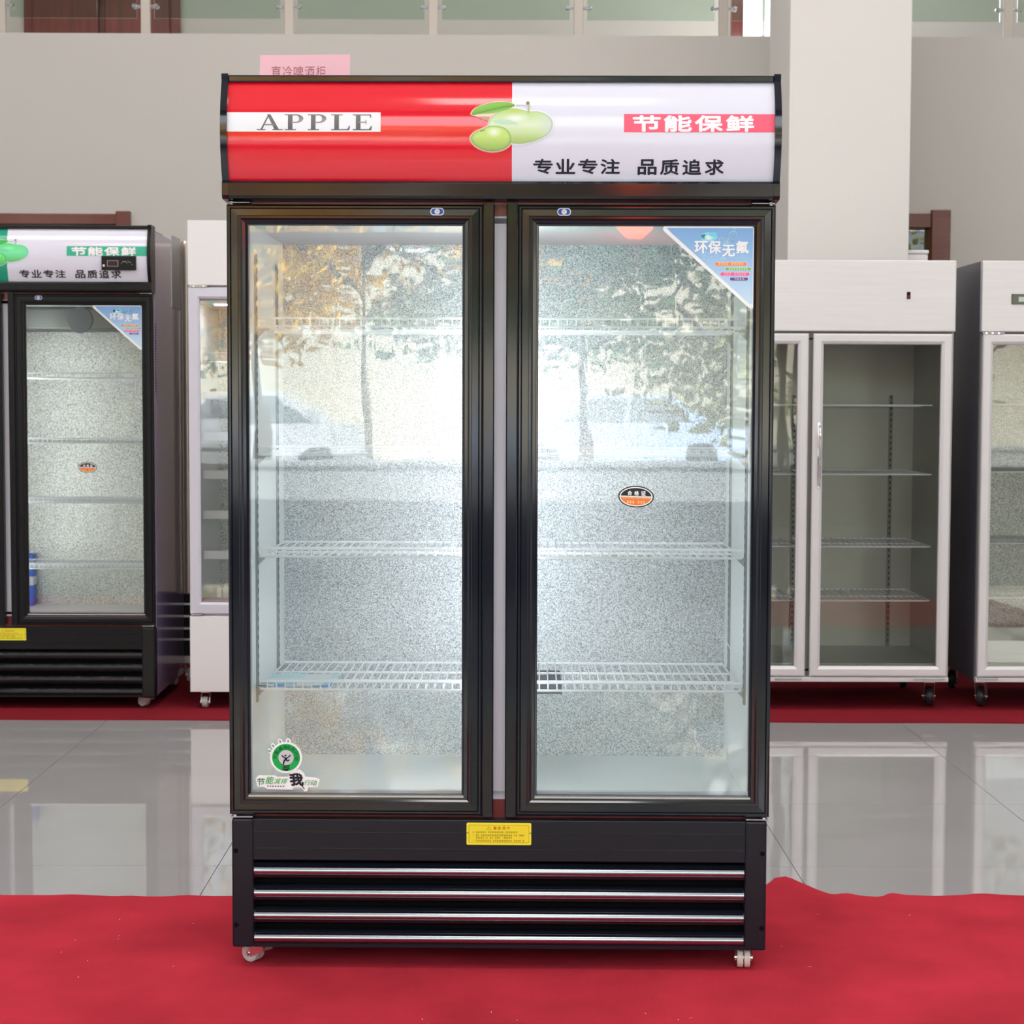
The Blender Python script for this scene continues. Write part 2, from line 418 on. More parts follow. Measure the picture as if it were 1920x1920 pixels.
# walls: back wall with two brown-framed openings, mezzanine above
b = MB()
OL = (-5.2, -1.955, 2.17); OR = (1.60, 2.20, 2.17)
b.box(-XS, OL[0], YB, YB+.14, 0, 3.13, 'wall_paint'); b.box(OL[0], OL[1], YB, YB+.14, OL[2], 3.13, 'wall_paint')
b.box(OL[1], OR[0], YB, YB+.14, 0, 3.13, 'wall_paint'); b.box(OR[0], OR[1], YB, YB+.14, OR[2], 3.13, 'wall_paint')
b.box(OR[1], XS, YB, YB+.14, 0, 3.13, 'wall_paint')
struct(b.build('wall_back'))
b = MB(); b.box(-XS, XS, YB+.14, 8.5, 2.85, 3.128, 'wall_white'); struct(b.build('floor_mezzanine'))
b = MB(); b.box(-XS-.2, -XS, YF, 8.9, 0, 6.5, 'wall_white'); struct(b.build('wall_left'))
b = MB(); b.box(XS, XS+.2, YF, 8.9, 0, 6.5, 'wall_white'); struct(b.build('wall_right'))
b = MB(); b.box(-XS-.2, XS+.2, YF-.3, 9.0, 6.5, 6.8, 'ceiling_paint'); struct(b.build('ceiling'))
WX = (1.56, 2.6, 3.35, 5.4)
b = MB(); b.box(-XS, WX[0], 8.5, 8.7, 0, 6.5, 'wall_paint'); b.box(WX[1], XS, 8.5, 8.7, 0, 6.5, 'wall_paint')
b.box(WX[0], WX[1], 8.5, 8.7, 0, WX[2], 'wall_paint'); b.box(WX[0], WX[1], 8.5, 8.7, WX[3], 6.5, 'wall_paint')
struct(b.build('wall_mezzanine'))
b = MB(); b.mitre(WX[0], WX[1], WX[2], WX[3], [(-.03, 8.46), (.05, 8.46), (.05, 8.6), (-.03, 8.6)], 'wood_red')
wm = struct(b.build('window_3')); b = MB(); b.box(1.74, 1.76, 8.5, 8.56, WX[2]+.05, WX[3]-.05, 'alu_frame'); b.build('glazing_bar', wm)
# left opening: wide brown framed shop window
def framed(name, x0, x1, z1, fw, pane='dark_glass', bars=()):
    b = MB(); y0, y1 = YB-.035, YB+.10
    b.box(x1-.002, x1+fw, y0, y1, 0, z1+fw*.9, 'wood_brown', .004)
    b.box(x0-fw, x0+.002, y0, y1, 0, z1+fw*.9, 'wood_brown', .004)
    b.box(x0, x1, y0+.015, y1, z1-.005, z1+fw*.72, 'wood_brown', .004)
    r = struct(b.build(name)); b = MB()
    b.box(x0, x1, YB+.05, YB+.058, 0, z1-.005, pane); b.build('pane', r)
    for bx in bars:
        b = MB(); b.box(bx-.03, bx+.03, YB+.02, YB+.08, 0, z1-.03, 'wood_brown', .003); b.build('mullion', r)
    return r
framed('window_1', OL[0], OL[1], OL[2], .07, bars=(-4.1, -3.0))
framed('window_2', OR[0], OR[1], OR[2], .095, bars=())
# mezzanine doors in red-brown wood
d = MB(); d.box(-3.16, -2.13, 8.44, 8.5, 3.13, 5.35, 'wood_red', .006); dr = struct(d.build('door_1'))
for x0, x1 in ((-3.10, -2.66), (-2.62, -2.19)):
    d = MB(); d.box(x0, x1, 8.40, 8.445, 3.16, 5.28, 'wood_red', .01); d.build('door_leaf', dr)
d = MB(); d.tube([(-2.66, 8.36, 3.9), (-2.66, 8.36, 4.5)], .012, 'chrome'); d.build('handle', dr)
# white plinth-like switch cabinet behind the column
d = thing('storage_cabinet', 'plain white cabinet top showing right of the column', 'cabinet', (1.93, 4.78, .006))
b = MB(); b.box(-.05, .05, -.2, .2, .05, 1.955, 'white_enamel', .006); b.build('cabinet_body', d)
b = MB(); b.box(-.053, .053, -.205, .205, 1.955, 1.972, 'white_enamel', .004); b.build('cabinet_top', d)
b = MB(); b.box(-.04, .04, -.17, .17, 0, .05, 'black_matte'); b.build('plinth', d)
b = MB(); b.box(-.006, .006, -.208, -.2, .9, 1.1, 'chrome'); b.build('handle', d)
# column
b = MB(); b.box(1.316, 1.872, 4.5, 5.16, 0, 6.5, 'column_paint', .004); struct(b.build('column'))
# facade behind the camera
mat('wall_front_paint', (120, 118, 116), .8, spec=.2)
b = MB(); b.box(-XS, XS, YF-.2, YF, 0, .62, 'wall_front_paint'); b.box(-XS, XS, YF-.2, YF, 5.5, 6.5, 'wall_front_paint')
b.box(3.05, 4.75, YF-.2, YF, .62, 5.5, 'wall_front_paint'); b.box(-4.95, -3.6, YF-.2, YF, .62, 5.5, 'wall_front_paint'); struct(b.build('wall_front'))  # piers added out of view so the side coolers' glass reflects dim wall
b = MB()
for x in (-6.2, -3.4, 2.9, 6.2): b.box(x-.05, x+.05, YF-.12, YF-.02, .62, 5.6, 'steel_dark')
struct(b.build('trim_1'))

# glass railing on the mezzanine edge
RX = [-1.811-.735*2, -1.811-.735, -1.811, -1.081, -.346, .394, 1.134, 1.87, 2.592, 3.32]
rl = thing('glass_railing', 'steel and glass balcony railing along the mezzanine edge', 'railing', (0, YB+.05, 3.13))
for i, x in enumerate(RX):
    b = MB(); b.box(x-.024, x+.024, -.012, .012, 0, 1.0, 'steel_post', .003)
    p = b.build('post', rl)
    for s_ in (-1, 1):
        b = MB(); xx = x+s_*.026; b.box(min(xx, xx+s_*.03), max(xx, xx+s_*.03), -.01, .01, .137, .152, 'chrome', .003)
        b.lathe([(.010, -.022), (.012, -.016), (.012, .016), (.010, .022)], 'y', (xx+s_*.03, 0, .1445), 'chrome', 12); b.build('clamp', p)
    if i < len(RX)-1:
        b = MB(); b.box(x+.045, RX[i+1]-.045, -.005, .005, .085, .95, 'rail_glass'); b.build('glass_panel', rl)
b = MB(); b.tube([(RX[0], 0, 1.02), (RX[-1], 0, 1.02)], .025, 'chrome', 12); b.build('handrail', rl)

# ------------------------------------------------------------------ casters
def caster(parent, x, y, rot, h, r=.022, twin=True, wheel='caster_grey', label=None):
    """h = mounting height above the floor"""
    ca, sa = math.cos(rot), math.sin(rot); off = .019
    def X(vs): return [(x+vx*ca-vy*sa, y+vx*sa+vy*ca, vz) for vx, vy, vz in vs]
    f = MB(); f.lathe([(.020, -.004), (.026, -.002), (.026, 0)], 'z', (x, y, h), 'chrome_soft', 20)
    g = MB()
    for s_ in (-1, 1):
        pl = [(off+.004, r-.006), (off+.003, r+.005), (.002, h-.007), (-.026, h-.007), (-.022, h-.018), (off-.006, r-.006)]
        yy = s_*.0175; g.prism(pl, 'y', yy-.0012, yy+.0012, 'steel_post')
    g.box(-.022, .014, -.0185, .0185, h-.009, h-.005, 'chrome_soft')
    g.lathe([(.004, -.021), (.005, -.020), (.005, .020), (.004, .021)], 'y', (off, 0, r), 'chrome', 10)
    f.add(X(g.v), g.f, 'chrome_soft')
    fo = f.build('caster', parent, smooth=True)
    if label: fo['label'] = label
    for yy in ((-.0078, .0078) if twin else (0,)):
        w = MB(); hw = .0066 if twin else .011
        w.lathe([(.004, -hw), (r*.45, -hw), (r*.5, -hw*.7), (r*.78, -hw*.7), (r*.84, -hw), (r*.95, -hw), (r, -hw*.6), (r, hw*.6), (r*.95, hw), (r*.84, hw), (r*.78, hw*.7), (r*.5, hw*.7), (r*.45, hw), (.004, hw)], 'y', (off, yy, r), wheel, 28)
        w.v = X(w.v); w.build('wheel', fo, smooth=True)
def big_caster(parent, x, y, rot, h, r=.042):
    ca, sa = math.cos(rot), math.sin(rot)
    def X(vs): return [(x+vx*ca-vy*sa, y+vx*sa+vy*ca, vz) for vx, vy, vz in vs]
    g = MB(); g.box(-.035, .035, -.03, .03, h-.005, h, 'zinc', .002)
    for s_ in (-1, 1):
        yy = s_*.0205; g.prism([(.006, r-.014), (.034, r-.004), (.03, h-.012), (-.022, h-.012), (.002, r+.004)], 'y', yy-.0015, yy+.0015, 'zinc')
    g.box(-.024, .031, -.022, .022, h-.014, h-.005, 'zinc'); g.lathe([(.006, -.027), (.006, .027)], 'y', (.018, 0, r), 'chrome', 10)
    g.v = X(g.v); fo = g.build('caster', parent, smooth=True)
    w = MB(); w.lathe([(.006, -.014), (r*.5, -.014), (r*.55, -.009), (r*.75, -.009), (r*.8, -.014), (r*.94, -.013), (r, -.007), (r, .007), (r*.94, .013), (r*.8, .014), (r*.75, .009), (r*.55, .009), (r*.5, .014), (.006, .014)], 'y', (.018, 0, r), 'rubber', 32)
    w.v = X(w.v); w.build('wheel', fo, smooth=True)

# ------------------------------------------------------------------ wire shelf
def wire_shelf(parent, x0, x1, y0, y1, z, pitch, m='wire_white', fence=.018, r=.0018, ends=True, mids=(.36, .66), name='shelf'):
    b = MB(); R = .0031
    cr = .016
    loop = [(x0, y1, z)]+[(x0, y0+cr, z), (x0+cr*.3, y0+cr*.3, z), (x0+cr, y0, z), (x1-cr, y0, z), (x1-cr*.3, y0+cr*.3, z), (x1, y0+cr, z), (x1, y1, z)]
    b.tube(loop, R, m, 6, closed=True)
    if fence:
        b.tube([(x0+.002, y0-.001, z+fence), (x1-.002, y0-.001, z+fence)], R, m, 6)
    for t in mids: b.tube([(x0, y0+(y1-y0)*t, z-.003), (x1, y0+(y1-y0)*t, z-.003)], R*.95, m, 6)
    n = max(2, round((x1-x0)/pitch)); 
    for i in range(1, n):
        x = x0+(x1-x0)*i/n
        p = [(x, y0, z+fence), (x, y0, z+.002), (x, y0+.004, z+.0012), (x, y1, z+.0012)] if fence else [(x, y0, z+.0012), (x, y1, z+.0012)]
        b.tube(p, r, m, 5)
    return b.build(name, parent, smooth=True)

# ------------------------------------------------------------------ serif APPLE lettering
def serif_word(P, px0, px1, z0, z1, col, ly):
    """APPLE in a wide Roman serif face, letters given in their own boxes"""
    H = z1-z0; f = .10*H; 
    def cfz(x, z):
        t = (z-z0)/H; a = 96+70*(1-abs(t-.62)/.62); return (a, a*.96, a*.96)
    def quad(a, c, d_, e): P.poly([a, c, d_, e], col, ly, cfz)
    def rc(x0, x1, a, c):
        P.poly([(x0, z0+a*H), (x1, z0+a*H), (x1, z0+c*H), (x0, z0+c*H)], col, ly, cfz)
    Wd = px1-px0; g = lambda u: px0+u*Wd
    # A : 0.00-0.22
    quad((g(.028), z0), (g(.045), z0), (g(.112), z1), (g(.098), z1-.02*H)); quad((g(.155), z0), (g(.195), z0), (g(.118), z1), (g(.088), z1))
    rc(g(.062), g(.158), .30, .38); rc(g(0), g(.075), 0, .055); rc(g(.135), g(.225), 0, .055)
    # P twice
    for u in (.242, .442):
        rc(g(u+.028), g(u+.068), 0, 1); rc(g(u), g(u+.098), 0, .055); rc(g(u), g(u+.07), .945, 1)
        o = []; i_ = []
        for k_ in range(13):
            a = PI/2-PI*k_/12
            o.append((g(u+.100)+math.cos(a)*.062*Wd, z0+(.73+.27*math.sin(a))*H)); i_.append((g(u+.098)+math.cos(a)*.026*Wd, z0+(.73+.205*math.sin(a))*H))
        for k_ in range(12): quad(o[k_], o[k_+1], i_[k_+1], i_[k_])
        rc(g(u+.06), g(u+.102), .935, 1); rc(g(u+.06), g(u+.102), .46, .525)
    # L
    u = .645; rc(g(u+.028), g(u+.068), 0, 1); rc(g(u), g(u+.10), .945, 1); rc(g(u), g(u+.155), 0, .06)
    quad((g(u+.135), z0), (g(u+.158), z0), (g(u+.165), z0+.28*H), (g(u+.157), z0+.28*H))
    # E
    u = .832; rc(g(u+.028), g(u+.068), 0, 1); rc(g(u), g(u+.155), .94, 1); rc(g(u), g(u+.155), 0, .06); rc(g(u+.05), g(u+.12), .48, .54)
    quad((g(u+.135), z0), (g(u+.162), z0), (g(u+.168), z0+.27*H), (g(u+.16), z0+.27*H)); quad((g(u+.14), z1), (g(u+.160), z1), (g(u+.162), z1-.22*H), (g(u+.154), z1-.22*H))
    rc(g(u+.112), g(u+.12), .38, .64)

# picture pixel -> header panel metres (the sign is laid out from its printed artwork)
HX = lambda p: .0247+(p-960)*.00115
HZ = lambda p: 1.8883-(p-216)*.001129
def fruit(P, green_theme):
    T = (lambda c: (c[0]*.58, min(255, c[1]*1.02), c[2]*.62+50)) if green_theme else (lambda c: c)
    def mix(a, c, t): t = max(0, min(1, t)); return tuple(a[i]+(c[i]-a[i])*t for i in range(3))
    pts = lambda L_: [(HX(860+x/9.6), HZ(170+y/9.6)) for x, y in L_]
    def smooth(L_, n=3):
        for _ in range(n):
            L_ = [q for i in range(len(L_)) for q in ((L_[i][0]*.75+L_[(i+1) % len(L_)][0]*.25, L_[i][1]*.75+L_[(i+1) % len(L_)][1]*.25), (L_[i][0]*.25+L_[(i+1) % len(L_)][0]*.75, L_[i][1]*.25+L_[(i+1) % len(L_)][1]*.75))]
        return L_
    big = smooth([(560, 560), (700, 430), (950, 355), (1130, 380), (1250, 430), (1420, 410), (1600, 480), (1700, 600), (1680, 760), (1560, 880), (1350, 970), (1120, 1015), (930, 1000), (700, 900), (520, 760)], 3)
    small = smooth([(200, 900), (300, 790), (420, 750), (560, 680), (760, 690), (900, 760), (960, 900), (930, 1030), (800, 1120), (600, 1150), (400, 1110), (260, 1020)], 3)
    leaf = smooth([(215, 500), (270, 380), (400, 310), (620, 245), (820, 240), (950, 260), (1030, 305), (950, 350), (780, 420), (600, 460), (400, 465)], 2)
    def grow(L_, k_):
        cx = sum(p[0] for p in L_)/len(L_); cy = sum(p[1] for p in L_)/len(L_)
        return [(cx+(x-cx)*(1+k_/max(60, math.hypot(x-cx, y-cy))), cy+(y-cy)*(1+k_/max(60, math.hypot(x-cx, y-cy)))) for x, y in L_]
    for L_ in (leaf, small, big):
        h1, h2 = ((255, 130, 140), (252, 214, 196)) if not green_theme else ((110, 210, 170), (200, 250, 220))
        P.fan(pts(grow(L_, 30)), (HX(860+650/9.6), HZ(170+650/9.6)), 1, lambda x, z, t: h1 if x < .024 else (240, 240, 250), 2)
        P.fan(pts(grow(L_, 18)), (HX(860+650/9.6), HZ(170+650/9.6)), 1, lambda x, z, t: h2 if x < .024 else (240, 240, 250), 3)
    def inv(x, z): return ((x-.0247)/.00115+960-860)*9.6, ((1.8883-z)/.001129+216-170)*9.6
    def cbig(x, z, t):
        u, w = inv(x, z); c = mix((186, 214, 130), (226, 240, 208), 1-abs(w-660)/300)
        c = mix(c, (244, 250, 240), 1-math.hypot((u-1030)/260, (w-540)/90)); c = mix(c, (176, 196, 120), (w-840)/260)
        c = mix(c, (212, 222, 218), (u-1400)/320); c = mix(c, (196, 214, 90), 1-math.hypot((u-1020)/200, (w-400)/60)); return T(mix(c, (150, 190, 130), (t-.93)*9))
    def csm(x, z, t):
        u, w = inv(x, z); c = mix((206, 232, 130), (164, 198, 104), (w-880)/240); c = mix(c, (244, 252, 236), 1.15-math.hypot((u-640)/130, (w-800)/90))
        return T(mix(c, (120, 170, 100), (t-.86)*5))
    def clf(x, z, t):
        u, w = inv(x, z); v = (w-(470-(u-215)*.20)); return T(mix((140, 194, 84), (96, 158, 56), .5+v/160)) if v < 0 else T(mix((118, 176, 70), (164, 210, 110), v/80))
    P.fan(pts(leaf), (HX(860+620/9.6), HZ(170+350/9.6)), 8, clf, 4)
    P.fan(pts(big), (HX(860+1100/9.6), HZ(170+690/9.6)), 14, cbig, 4)
    P.fan(pts(small), (HX(860+600/9.6), HZ(170+910/9.6)), 10, csm, 5)
    P.poly(pts(smooth([(600, 590), (760, 560), (940, 580), (1120, 665), (900, 660), (700, 660)], 2)), T((200, 226, 200)), 5)
    P.stroke(pts([(215, 488), (500, 415), (760, 345), (1000, 310)]), .0009, T((110, 150, 60)), 5)
    P.stroke(pts([(1260, 450), (1255, 380), (1270, 300)]), .0042, T((190, 200, 120)), 6, .0030)
    P.stroke(pts([(1225, 285), (1262, 240)]), .0065, T((140, 120, 116)), 7)
    P.stroke(pts([(1030, 305), (1130, 300), (1220, 320)]), .0012, T((190, 170, 190)), 5)
    P.stroke(pts([(390, 790), (430, 775), (470, 770)]), .0028, T((130, 170, 110)), 6)

# ------------------------------------------------------------------ the black two-door beverage cooler
ZP0, ZP1 = 1.7435, 1.9565
def panel_y(z):
    t = (z-(ZP0+ZP1)/2)/((ZP1-ZP0)/2); return -.022-.026*(1-t*t)
def tri_sticker(door, x1, z1, w, h, y):
    """blue triangular sticker with swirls, hung in the top right of the glass"""
    P = Print(); s_ = w/.2016
    X = lambda u: x1-w+u/9.6/173*w; Z = lambda v: z1-(v-185)/9.6/154*h     # artwork units of 1/9.6 pixel
    X = lambda u: x1-w+(u-105)/(1795-105)*w; Z = lambda v: z1-(v-180)/(1690-180)*h
    out = [(130, 180), (1720, 180), (1775, 210), (1795, 270), (1795, 1620), (1775, 1680), (1730, 1690), (1690, 1670), (125, 270), (105, 220)]
    inn = [(175, 210), (1690, 210), (1735, 225), (1757, 280), (1757, 1580), (1735, 1615), (1700, 1595), (170, 240)]
    q = lambda L_: [(X(a), Z(c)) for a, c in L_]
    P.poly(q(out), (250, 250, 252), 1)
    def cf(x, z):
        t = (z1-z)/h; return (130+80*t, 178+55*t, 232+18*t)
    # gradient strips
    n = 16
    for i in range(n):
        v0 = 210+(1600-210)*i/n; v1 = 210+(1600-210)*(i+1)/n
        xl = lambda v: 175+(1700-175)*max(0, (v-225))/(1600-225)
        P.poly([(X(xl(v1)), Z(v1)), (X(1757), Z(v1)), (X(1757), Z(v0)), (X(xl(v0)), Z(v0))], None, 2, cf)
    for cx, cy, r, c in ((950, 380, 150, (150, 226, 250)), (1020, 330, 80, (120, 220, 250)), (860, 370, 70, (130, 220, 250)), (945, 385, 80, (206, 250, 252)), (945, 395, 34, (250, 255, 255))):
        P.poly(q([(cx+r*math.cos(a*.3491)*(1+.12*math.cos(a*1.745)), cy+r*.62*math.sin(a*.3491)) for a in range(18)]), c, 3 if r > 81 else (4 if r > 79 else 5 if r < 50 else 3))
    def spiral(cx, cy, r0, a0, turns, sgn, lead):
        L_ = [lead]+[(cx+r0*(1-t/40*.85)*math.cos(a0+sgn*t/40*turns*2*PI), cy+r0*(1-t/40*.85)*math.sin(a0+sgn*t/40*turns*2*PI)) for t in range(41)]
        P.stroke(q(L_), .0011*s_, (206, 244, 252), 3)
    spiral(1400, 335, 75, PI, 1.5, 1, (1290, 480)); P.stroke(q([(1290, 480), (1240, 510), (1200, 520)]), .0011*s_, (206, 244, 252), 3)
    spiral(1180, 430, 50, -.5, 1.4, -1, (1230, 500)); spiral(1290, 380, 45, 1.2, .9, 1, (1250, 480)); spiral(1385, 470, 35, PI, .6, 1, (1290, 500))
    P.stroke(q([(1420, 255), (1420, 215), (1370, 205)]), .001*s_, (206, 244, 252), 3)
    rnd = random.Random(3)
    for _ in range(60):
        cx = rnd.uniform(740, 1250); cy = rnd.uniform(640, 900)
        if cy < 200+(cx-150)*.88+60: P.poly(q(ell(cx, cy, 9, 9, 6)), (190, 228, 252), 3)
    for ch, a, c, v0, v1 in (('环', 692, 918, 455, 672), ('保', 940, 1168, 450, 672), ('无', 1200, 1420, 525, 730), ('氟', 1450, 1672, 450, 672)):
        P.text(ch, X(a), X(c), Z(v1)+.0, Z(v0), (252, 252, 255), 5, bold=.03)
    for a, c, v0, v1, col, tcol, n_ in ((1065, 1650, 838, 900, (252, 140, 108), (255, 226, 120), 10), (1250, 1730, 936, 982, (120, 196, 90), (220, 250, 180), 8), (1165, 1700, 1024, 1084, (250, 104, 160), (255, 190, 214), 9), (1340, 1672, 1118, 1174, (104, 84, 150), (230, 224, 250), 4)):
        rr = abs(Z(v0)-Z(v1))/2-.0001
        P.poly(rrect(X(a)-.0012*s_, X(c)+.0012*s_, Z(v1)-.001*s_, Z(v0)+.001*s_, rr), (235, 226, 250), 3); P.poly(rrect(X(a), X(c), Z(v1), Z(v0), rr*.95), col, 4)
        if n_ == 4: P.text('节能省电', X(a+80), X(c-70), Z(v1-10), Z(v0+10), tcol, 5, .01)
        else:
            for i in range(n_):
                u0 = a+60+(c-a-120)*i/n_
                if i == n_//2-1 and n_ > 8: continue
                for dz in (.2, .5, .8): P.rect(X(u0+6), X(u0+(c-a-120)/n_-6), Z(v1-(v1-v0)*(dz-.07)), Z(v1-(v1-v0)*(dz+.07)), tcol, 5)
                P.rect(X(u0+20), X(u0+27), Z(v1-12), Z(v0+12), tcol, 5)
    return P.build('eco_sticker', door, y, label='blue triangular sticker with white rim and lettering')
def oval_sticker(door, cx, cz, rx, rz, y, rot=-.03):
    P = Print(); c, s_ = math.cos(rot), math.sin(rot)
    R_ = lambda u, v: (cx+u*c-v*s_, cz+u*s_+v*c)
    P.poly(ell(cx, cz, rx, rz, 44, rot), (34, 34, 40), 1); P.poly(ell(cx, cz, rx*.925, rz*.90, 44, rot), (246, 244, 248), 2)
    def half(k_, sgn, z0):
        L_ = []
        for i in range(25):
            a = PI*i/24; u, v = rx*k_*math.cos(a)*.0+rx*.86*math.cos(a), rz*.80*math.sin(a)
            L_.append((u, max(v, z0)))
        return [R_(u, sgn*v) for u, v in L_]
    P.poly(half(1, 1, .07*rz), (32, 32, 38), 3); P.poly(half(1, -1, .05*rz), (244, 134, 54), 3)
    for i, ch in enumerate('合格证'):
        u = (-.36+.38*i)*rx; p = R_(u, .33*rz); P.text(ch, p[0]-.125*rx, p[0]+.125*rx, p[1]-.2*rz, p[1]+.2*rz, (250, 250, 252), 4, .03, rot=rot)
    p = R_(0, -.12*rz); P.text('QUALIFIED CERTIFICATE', p[0]-.78*rx, p[0]+.78*rx, p[1]-.085*rz, p[1]+.085*rz, (255, 224, 190), 4, .02, rot=rot)
    for i in range(7):
        if i == 3: continue
        p = R_((-.45+.15*i)*rx, -.5*rz)
        P.rect(p[0]-.05*rx, p[0]+.05*rx, p[1]-.1*rz, p[1]-.05*rz, (255, 226, 180), 4); P.rect(p[0]-.05*rx, p[0]+.05*rx, p[1]+.05*rz, p[1]+.1*rz, (255, 226, 180), 4); P.rect(p[0]-.015*rx, p[0]+.015*rx, p[1]-.12*rz, p[1]+.12*rz, (255, 226, 180), 5)
    return P.build('certificate_sticker', door, y, label='small oval sticker, black above and orange below')
def energy_sticker(door, y):
    P = Print(); U = .001175/11.294      # artwork units -> metres
    X = lambda u: -.5745+u*U-.0; Z = lambda v: .5402-v*U*.985
    q = lambda L_: [(X(a), Z(c)) for a, c in L_]
    cx, cy, r = 955, 650, 300
    def disc(r_, col, ly): P.poly(q([(cx+r_*math.cos(a*PI/24), cy+r_*math.sin(a*PI/24)) for a in range(48)]), col, ly)
    for bx, by, a in ((600, 510, .55), (680, 400, .95), (828, 300, 1.25), (1000, 290, 1.6)):
        P.poly(q([(bx+math.cos(t*PI/8)*58*abs(math.sin(a))+math.sin(t*PI/8)*20*math.cos(a), by+math.sin(t*PI/8)*64) for t in range(16)]), (250, 252, 252), 1)
        dx, dy = math.cos(a), math.sin(a); P.stroke(q([(bx-dx*28, by-dy*28), (bx+dx*28, by+dy*28)]), 30*U, (70, 150, 120), 3, 22*U)
    disc(345, (250, 252, 252), 2); disc(300, (24, 178, 84), 3); disc(163, (206, 206, 214), 4)
    for i, ch in enumerate('节能减排'):
        a = math.radians(183+i*27); p = (cx+232*math.cos(a), cy+232*math.sin(a)); P.text(ch, X(p[0]-44), X(p[0]+44), Z(p[1]+44), Z(p[1]-44), (14, 84, 40), 5, .01, rot=-(a-1.5*PI))
    for i, ch in enumerate('全民行动'):
        a = math.radians(283+i*27); p = (cx+232*math.cos(a), cy+232*math.sin(a)); P.text(ch, X(p[0]-44), X(p[0]+44), Z(p[1]+44), Z(p[1]-44), (14, 84, 40), 5, .01, rot=-(a-1.5*PI))
    K = (30, 28, 36)
    P.poly(q([(942+22*math.cos(t*PI/6), 606+22*math.sin(t*PI/6)) for t in range(12)]), K, 5)
    P.stroke(q([(862, 600), (900, 640), (950, 660)]), 26*U, K, 5); P.stroke(q([(1050, 590), (1010, 640), (950, 668)]), 26*U, K, 5)
    P.stroke(q([(960, 655), (945, 710)]), 56*U, K, 5); P.stroke(q([(930, 700), (905, 750), (895, 815)]), 40*U, K, 5, 28*U); P.stroke(q([(950, 700), (990, 722), (1030, 695)]), 26*U, K, 5)
    for i in range(3): P.stroke(q([(880, 850+i*34), (1030, 822+i*34)]), 20*U, K, 5)
    P.poly(q([(920, 905), (1010, 885), (1000, 935), (925, 940)]), K, 5)
    # lower lettering on its white outline
    for L_ in ([(295, 1120), (360, 1045), (730, 1045), (760, 1075), (1000, 1075), (1080, 960), (1230, 900), (1330, 980), (1370, 1070), (1480, 1080), (1600, 1085), (1680, 1130), (1630, 1290), (1420, 1300), (1410, 1380), (1350, 1400), (1270, 1300), (1120, 1310), (1090, 1355), (540, 1345), (490, 1300), (330, 1290)],):
        P.poly(q(L_), (250, 250, 252), 2)
    for ch, a, c, v0, v1, col, sh in (('节', 335, 500, 1105, 1265, (30, 130, 60), .15), ('能', 510, 690, 1070, 1230, (60, 170, 80), .25), ('减', 690, 840, 1100, 1230, (120, 200, 110), .3), ('排', 840, 985, 1105, 1230, (90, 190, 100), .3), ('行', 1345, 1480, 1140, 1255, (110, 190, 120), .2), ('动', 1480, 1620, 1140, 1260, (70, 160, 90), .2)):
        P.text(ch, X(a), X(c), Z(v1), Z(v0), col, 4, .01, sh)
    P.text('我', X(1035), X(1320), Z(1260), Z(1000), K, 5, .045, -.12); P.stroke(q([(1240, 1180), (1290, 1250), (1350, 1350)]), 34*U, K, 5, 14*U)
    for i in range(7): P.rect(X(545+i*56), X(575+i*56), Z(1295), Z(1268), (90, 90, 100), 4)
    return P.build('energy_sticker', door, y, label='green round bulb sticker with lettering below it')
def warning_sticker(parent, x0, x1, z0, z1, y):
    P = Print(); Wd, H = x1-x0, z1-z0
    X = lambda u: x0+(u-190)/1560*Wd; Z = lambda v: z1-(v-195)/580*H
    P.poly(rrect(x0, x1, z0, z1, .003), (247, 238, 60), 1)
    P.poly(rrect(X(240), X(1700), Z(715), Z(250), .003), (190, 168, 30), 2); P.poly(rrect(X(250), X(1690), Z(705), Z(262), .003), (244, 226, 50), 3)
    t = [(X(670), Z(380)), (X(780), Z(380)), (X(725), Z(285))]
    for i in range(3): P.stroke([t[i], t[(i+1) % 3]], .0007, (200, 150, 20), 4)
    P.stroke([(X(725), Z(320)), (X(725), Z(355))], .0007, (200, 150, 20), 4)
    for i, ch in enumerate('敬告用户'): P.text(ch, X(840+i*105), X(840+i*105+75), Z(372), Z(290), (206, 96, 30), 4, .01, .1)
    rnd = random.Random(5)
    for v, u0, u1 in ((440, 415, 1415), (518, 415, 1570), (585, 415, 1290), (660, 415, 1580)):
        if v != 585: P.text({440: '1', 518: '2', 660: '3'}[v], X(345), X(362), Z(v+22), Z(v-22), (150, 130, 20), 4)
        u = u0
        while u < u1-20:
            if rnd.random() > .08:
                for dv in (-16, 0, 16): P.rect(X(u), X(u+28), Z(v+dv+4), Z(v+dv-4), (160, 140, 24), 4)
                P.rect(X(u+11), X(u+17), Z(v+21), Z(v-21), (150, 130, 20), 5)
            u += 42
    return P.build('warning_sticker', parent, y, label='yellow notice sticker with small lines of writing')
def shield(door, cx, cz, y, w=.030, h=.0165):
    P = Print(); P.poly(rrect(cx-w/2, cx+w/2, cz-h/2, cz+h/2, h*.46, 6), (226, 232, 246), 1); P.poly(rrect(cx-w*.43, cx+w*.43, cz-h*.38, cz+h*.38, h*.34, 6), (40, 84, 176), 2)
    o = P.build('lock_badge', door, y, label='blue oval lock badge')
    b = MB(); b.lathe([(.0062, 0), (.0058, -.0022), (.004, -.003)], 'y', (cx, y-.0004, cz), 'white_enamel', 16); b.lathe([(.0012, -.003), (.0012, -.0035)], 'y', (cx, y, cz), 'dark_hole', 8)
    b.build('lock', door)

